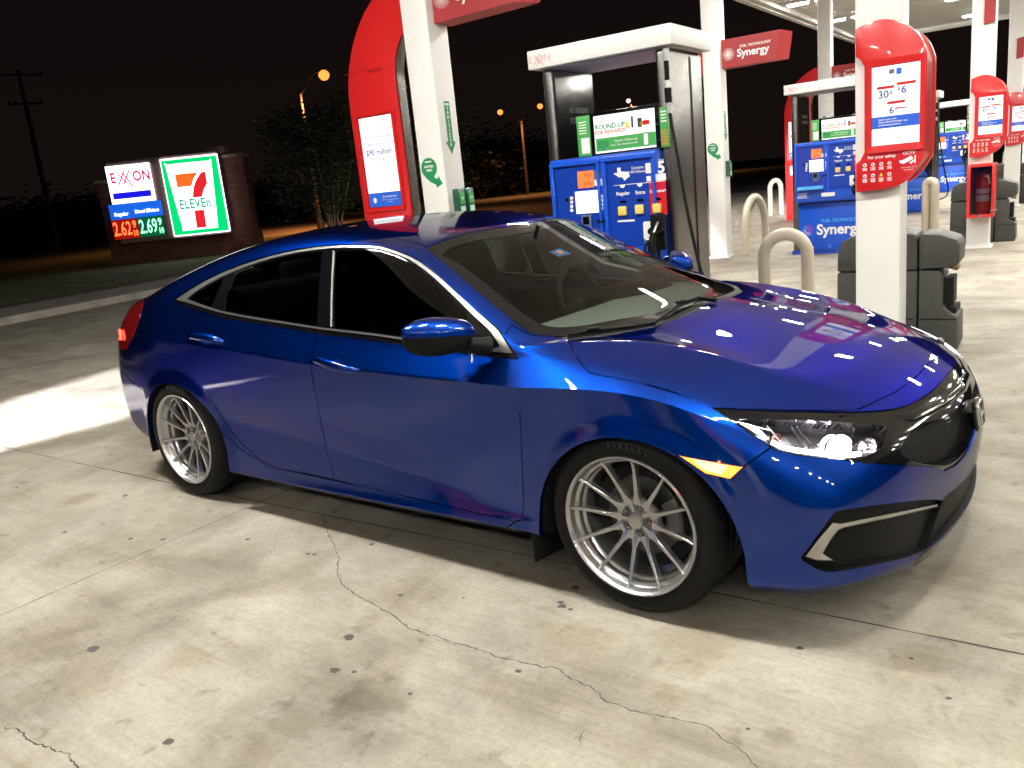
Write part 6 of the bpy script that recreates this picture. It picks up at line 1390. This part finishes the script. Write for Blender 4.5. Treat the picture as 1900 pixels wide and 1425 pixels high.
# ------------------------------------------------------------------ street lamps, poles
M_POLE = noisy(mat('weathered wooden pole', (.03, .022, .016), .85), 5, .3); M_LPOLE = noisy(mat('galvanised lamp pole', (.09, .08, .07), .6), 3, .2)
def at(px, py, dist):
    d = ray(px, py); dd = math.hypot(d.x, d.y); return CC + d*(dist/dd)
def street_lamp(px, py, dist, arms, es, col, label, pole_px, pole_py, tilt=0.):
    """arms: picture places of the lamp heads at about that distance"""
    top = at(pole_px, pole_py, dist+.5); base = Vector((top.x, top.y, 0))
    o = thing('street_lamp', label, 'street lamp', base)
    b = bmesh.new(); tube(b, [(0, 0, 0), (0, 0, top.z)], [.16, .09], 10); obj('pole', b, M_LPOLE, o, 60)
    for (ax, ay) in arms:
        h = at(ax, ay, dist)-base
        b = bmesh.new(); tube(b, [(0, 0, top.z-.15), Vector((0, 0, top.z))*.4+h*.6+Vector((0, 0, .45-.0)), h+Vector((0, 0, .22))], [.05, .04, .035], 8); obj('arm', b, M_LPOLE, o, 60)
        b = bmesh.new(); bx(b, h+Vector((0, 0, .30)), (.55, .30, .12), 0, .04); hd = obj('lamp_head', b, M_LPOLE, o, 40)
        b = bmesh.new(); lathe(b, [(0, -.30), (.16, -.26), (.28, -.12), (.31, 0), (.26, .14), (.12, .24)], 16, 'Z', M=Matrix.Translation(h)); obj('glowing_globe', b, mat('sodium glow', col, .4, emit=col, es=es), hd, 60)
        ld = bpy.data.lights.new('street light', 'SPOT'); ld.energy = 17000 if len(arms) == 1 else 7000; ld.color = (1., .36, .10); ld.spot_size = R(150); ld.spot_blend = .6; ld.shadow_soft_size = .3
        lo = bpy.data.objects.new('street_light', ld); COL.objects.link(lo); lo.parent = o; lo.location = h-Vector((0, 0, .25))
SOD = (1., .33, .06)
street_lamp(0, 0, 50, [(601, 139)], 1.7, SOD, 'nearest orange street lamp, high left of the red arch', 556, 172)
street_lamp(0, 0, 92, [(928, 208), (1002, 197)], 1.7, SOD, 'street lamp with two orange heads between the near column and the pump', 967, 224)
street_lamp(0, 0, 120, [(1166, 187)], 2.6, (1., .62, .50), 'distant pale street lamp seen through the nearest pump opening', 1172, 196)
def utility_pole(px, py, dist, arms, label, r=.16):
    top = at(px, py, dist); base = Vector((top.x, top.y, 0)); o = thing('utility_pole', label, 'utility pole', base, math.atan2(dh.y, dh.x)-math.pi/2+.25)
    b = bmesh.new(); tube(b, [(0, 0, 0), (0, 0, top.z)], [r*1.2, r*.75], 10); obj('pole', b, M_POLE, o, 60)
    for dz, w in arms:
        b = bmesh.new(); bx(b, (0, -.15, top.z-dz), (w, .10, .12)); 
        for q in (-.46, -.3, .3, .46): lathe(b, [(0, .18), (.04, .16), (.05, .04), (.02, 0)], 8, 'Z', M=Matrix.Translation((w*q, -.15, top.z-dz+.06)))
        obj('crossarm', b, M_POLE, o, 40)
utility_pole(33, 130, 62, [(.3, 2.6), (2.0, 1.9)], 'tall utility pole with two crossarms at the left edge of the photo', .15)
utility_pole(537, 200, 85, [(.4, 2.4)], 'small distant utility pole left of the lamp pole by the tree', .17)
# ------------------------------------------------------------------ trees
M_BARK = noisy(mat('pale tree bark', (.20, .15, .11), .85), 9, .35, .5, 60)
def leafmat(name, c):
    m = mat(name, c, .6, spec=.3); g = N(m, 'ShaderNodeObjectInfo'); ge = N(m, 'ShaderNodeNewGeometry'); r = ramp(m, [(0., tuple(x*.55 for x in c)), (.5, c), (1., tuple(min(1, x*1.6) for x in c))], ge.outputs['Random Per Island']); L(m, r.outputs[0], BS(m).inputs['Base Color']); return m
M_LEAF = leafmat('small green leaves', (.022, .034, .012)); M_LEAFD = leafmat('dark distant foliage', (.006, .008, .005))
def tree(px, dist, h, cw, ntr, nleaf, label, m=None, seed=1, leaf=.07, low=.35, name='multi_trunk_tree'):
    rt = random.Random(seed); p = at(px, 400, dist); p.z = 0; o = thing(name, label, 'tree', p)
    b = bmesh.new(); tips = []
    for i in range(ntr):
        a = 2*math.pi*i/ntr+rt.uniform(-.4, .4); lean = rt.uniform(.25, .8)*cw*.38
        P = [Vector((.12*math.cos(a), .12*math.sin(a), 0)), Vector((lean*.35*math.cos(a), lean*.35*math.sin(a), h*.28)), Vector((lean*.8*math.cos(a+.2), lean*.8*math.sin(a+.2), h*.55)), Vector((lean*1.15*math.cos(a+.1), lean*1.15*math.sin(a+.1), h*.85))]
        r0 = .035*h/3; tube(b, P, [r0, r0*.75, r0*.5, r0*.15], 7)
        for j in range(5):
            t = rt.uniform(.35, .95); q = P[1].lerp(P[3], t); e = q + Vector((rt.gauss(0, cw*.16), rt.gauss(0, cw*.16), rt.uniform(.1, .28)*h)); tube(b, [q, q.lerp(e, .5)+Vector((0, 0, -.05)), e], [r0*.35, r0*.22, r0*.06], 5); tips += [e, q.lerp(e, .6)]
        tips.append(P[3])
    obj('trunk', b, M_BARK, o, 60)
    b = bmesh.new(); cl = []
    for t in tips: cl.append((t, rt.uniform(.10, .20)*cw))
    for i in range(int(len(tips)*.8)):
        a = rt.uniform(0, 6.28); rr = cw*.5*math.sqrt(rt.random()); cl.append((Vector((rr*math.cos(a), rr*math.sin(a), h*(low+rt.random()*(1-low)))), rt.uniform(.08, .16)*cw))
    for i in range(nleaf):
        c, r = rt.choice(cl); v = Vector((rt.gauss(0, .55), rt.gauss(0, .55), rt.gauss(0, .5)))*r + c
        if v.z < h*low*.8: continue
        M = Matrix.Translation(v) @ Matrix.Rotation(rt.uniform(0, 6.3), 4, 'Z') @ Matrix.Rotation(rt.uniform(-1.2, 1.2), 4, 'X'); s = leaf*rt.uniform(.6, 1.4)
        vs = [b.verts.new(M @ Vector(q)) for q in ((-s, 0, 0), (0, -s*.42, s*.12), (s, 0, 0), (0, s*.42, s*.12))]; b.faces.new(vs)
    obj('crown', b, m or M_LEAF, o)
tree(615, 24, 3.7, 2.9, 9, 11000, 'bushy tree with many thin trunks, left of the red arch', seed=4)
tree(800, 27, 4.1, 2.9, 6, 9000, 'dim leafy tree behind the near white column, right of the arch', seed=9)
rt = random.Random(21)
for i, (px, dist, h, cw) in enumerate([(-30, 75, 2.3, 9), (60, 80, 2.6, 10), (150, 85, 2.9, 9), (480, 95, 3., 10), (900, 105, 6.0, 15), (985, 112, 5.4, 13), (1060, 118, 5.0, 14)]):
    tree(px, dist, h, cw, 4, 5200, ['black treetop at the far left edge, below the utility pole', 'low black tree mass left of the price sign', 'dark tree rising just behind the left end of the sign wall', 'low dark tree right of the price sign', 'large dark tree mass below the twin orange lamps', 'dark tree right of the twin lamp pole', 'dark tree seen beside the nearest pump post'][i], M_LEAFD, 30+i, .30, .0, 'distant_tree')
# lamp beam of a vehicle standing out of the picture to the left
hb = bpy.data.lights.new('headlamp beam', 'SPOT'); hb.energy = 45000; hb.spot_size = R(23); hb.spot_blend = .5; hb.color = (.97, .95, 1.); hb.shadow_soft_size = .06
ho = bpy.data.objects.new('headlamp_beam', hb); COL.objects.link(ho); ho.location = (-5.5, -5.6, .72); _t = Vector((-5.95, 0., 0.05)); ho.rotation_euler = (_t-Vector(ho.location)).to_track_quat('-Z', 'Y').to_euler()
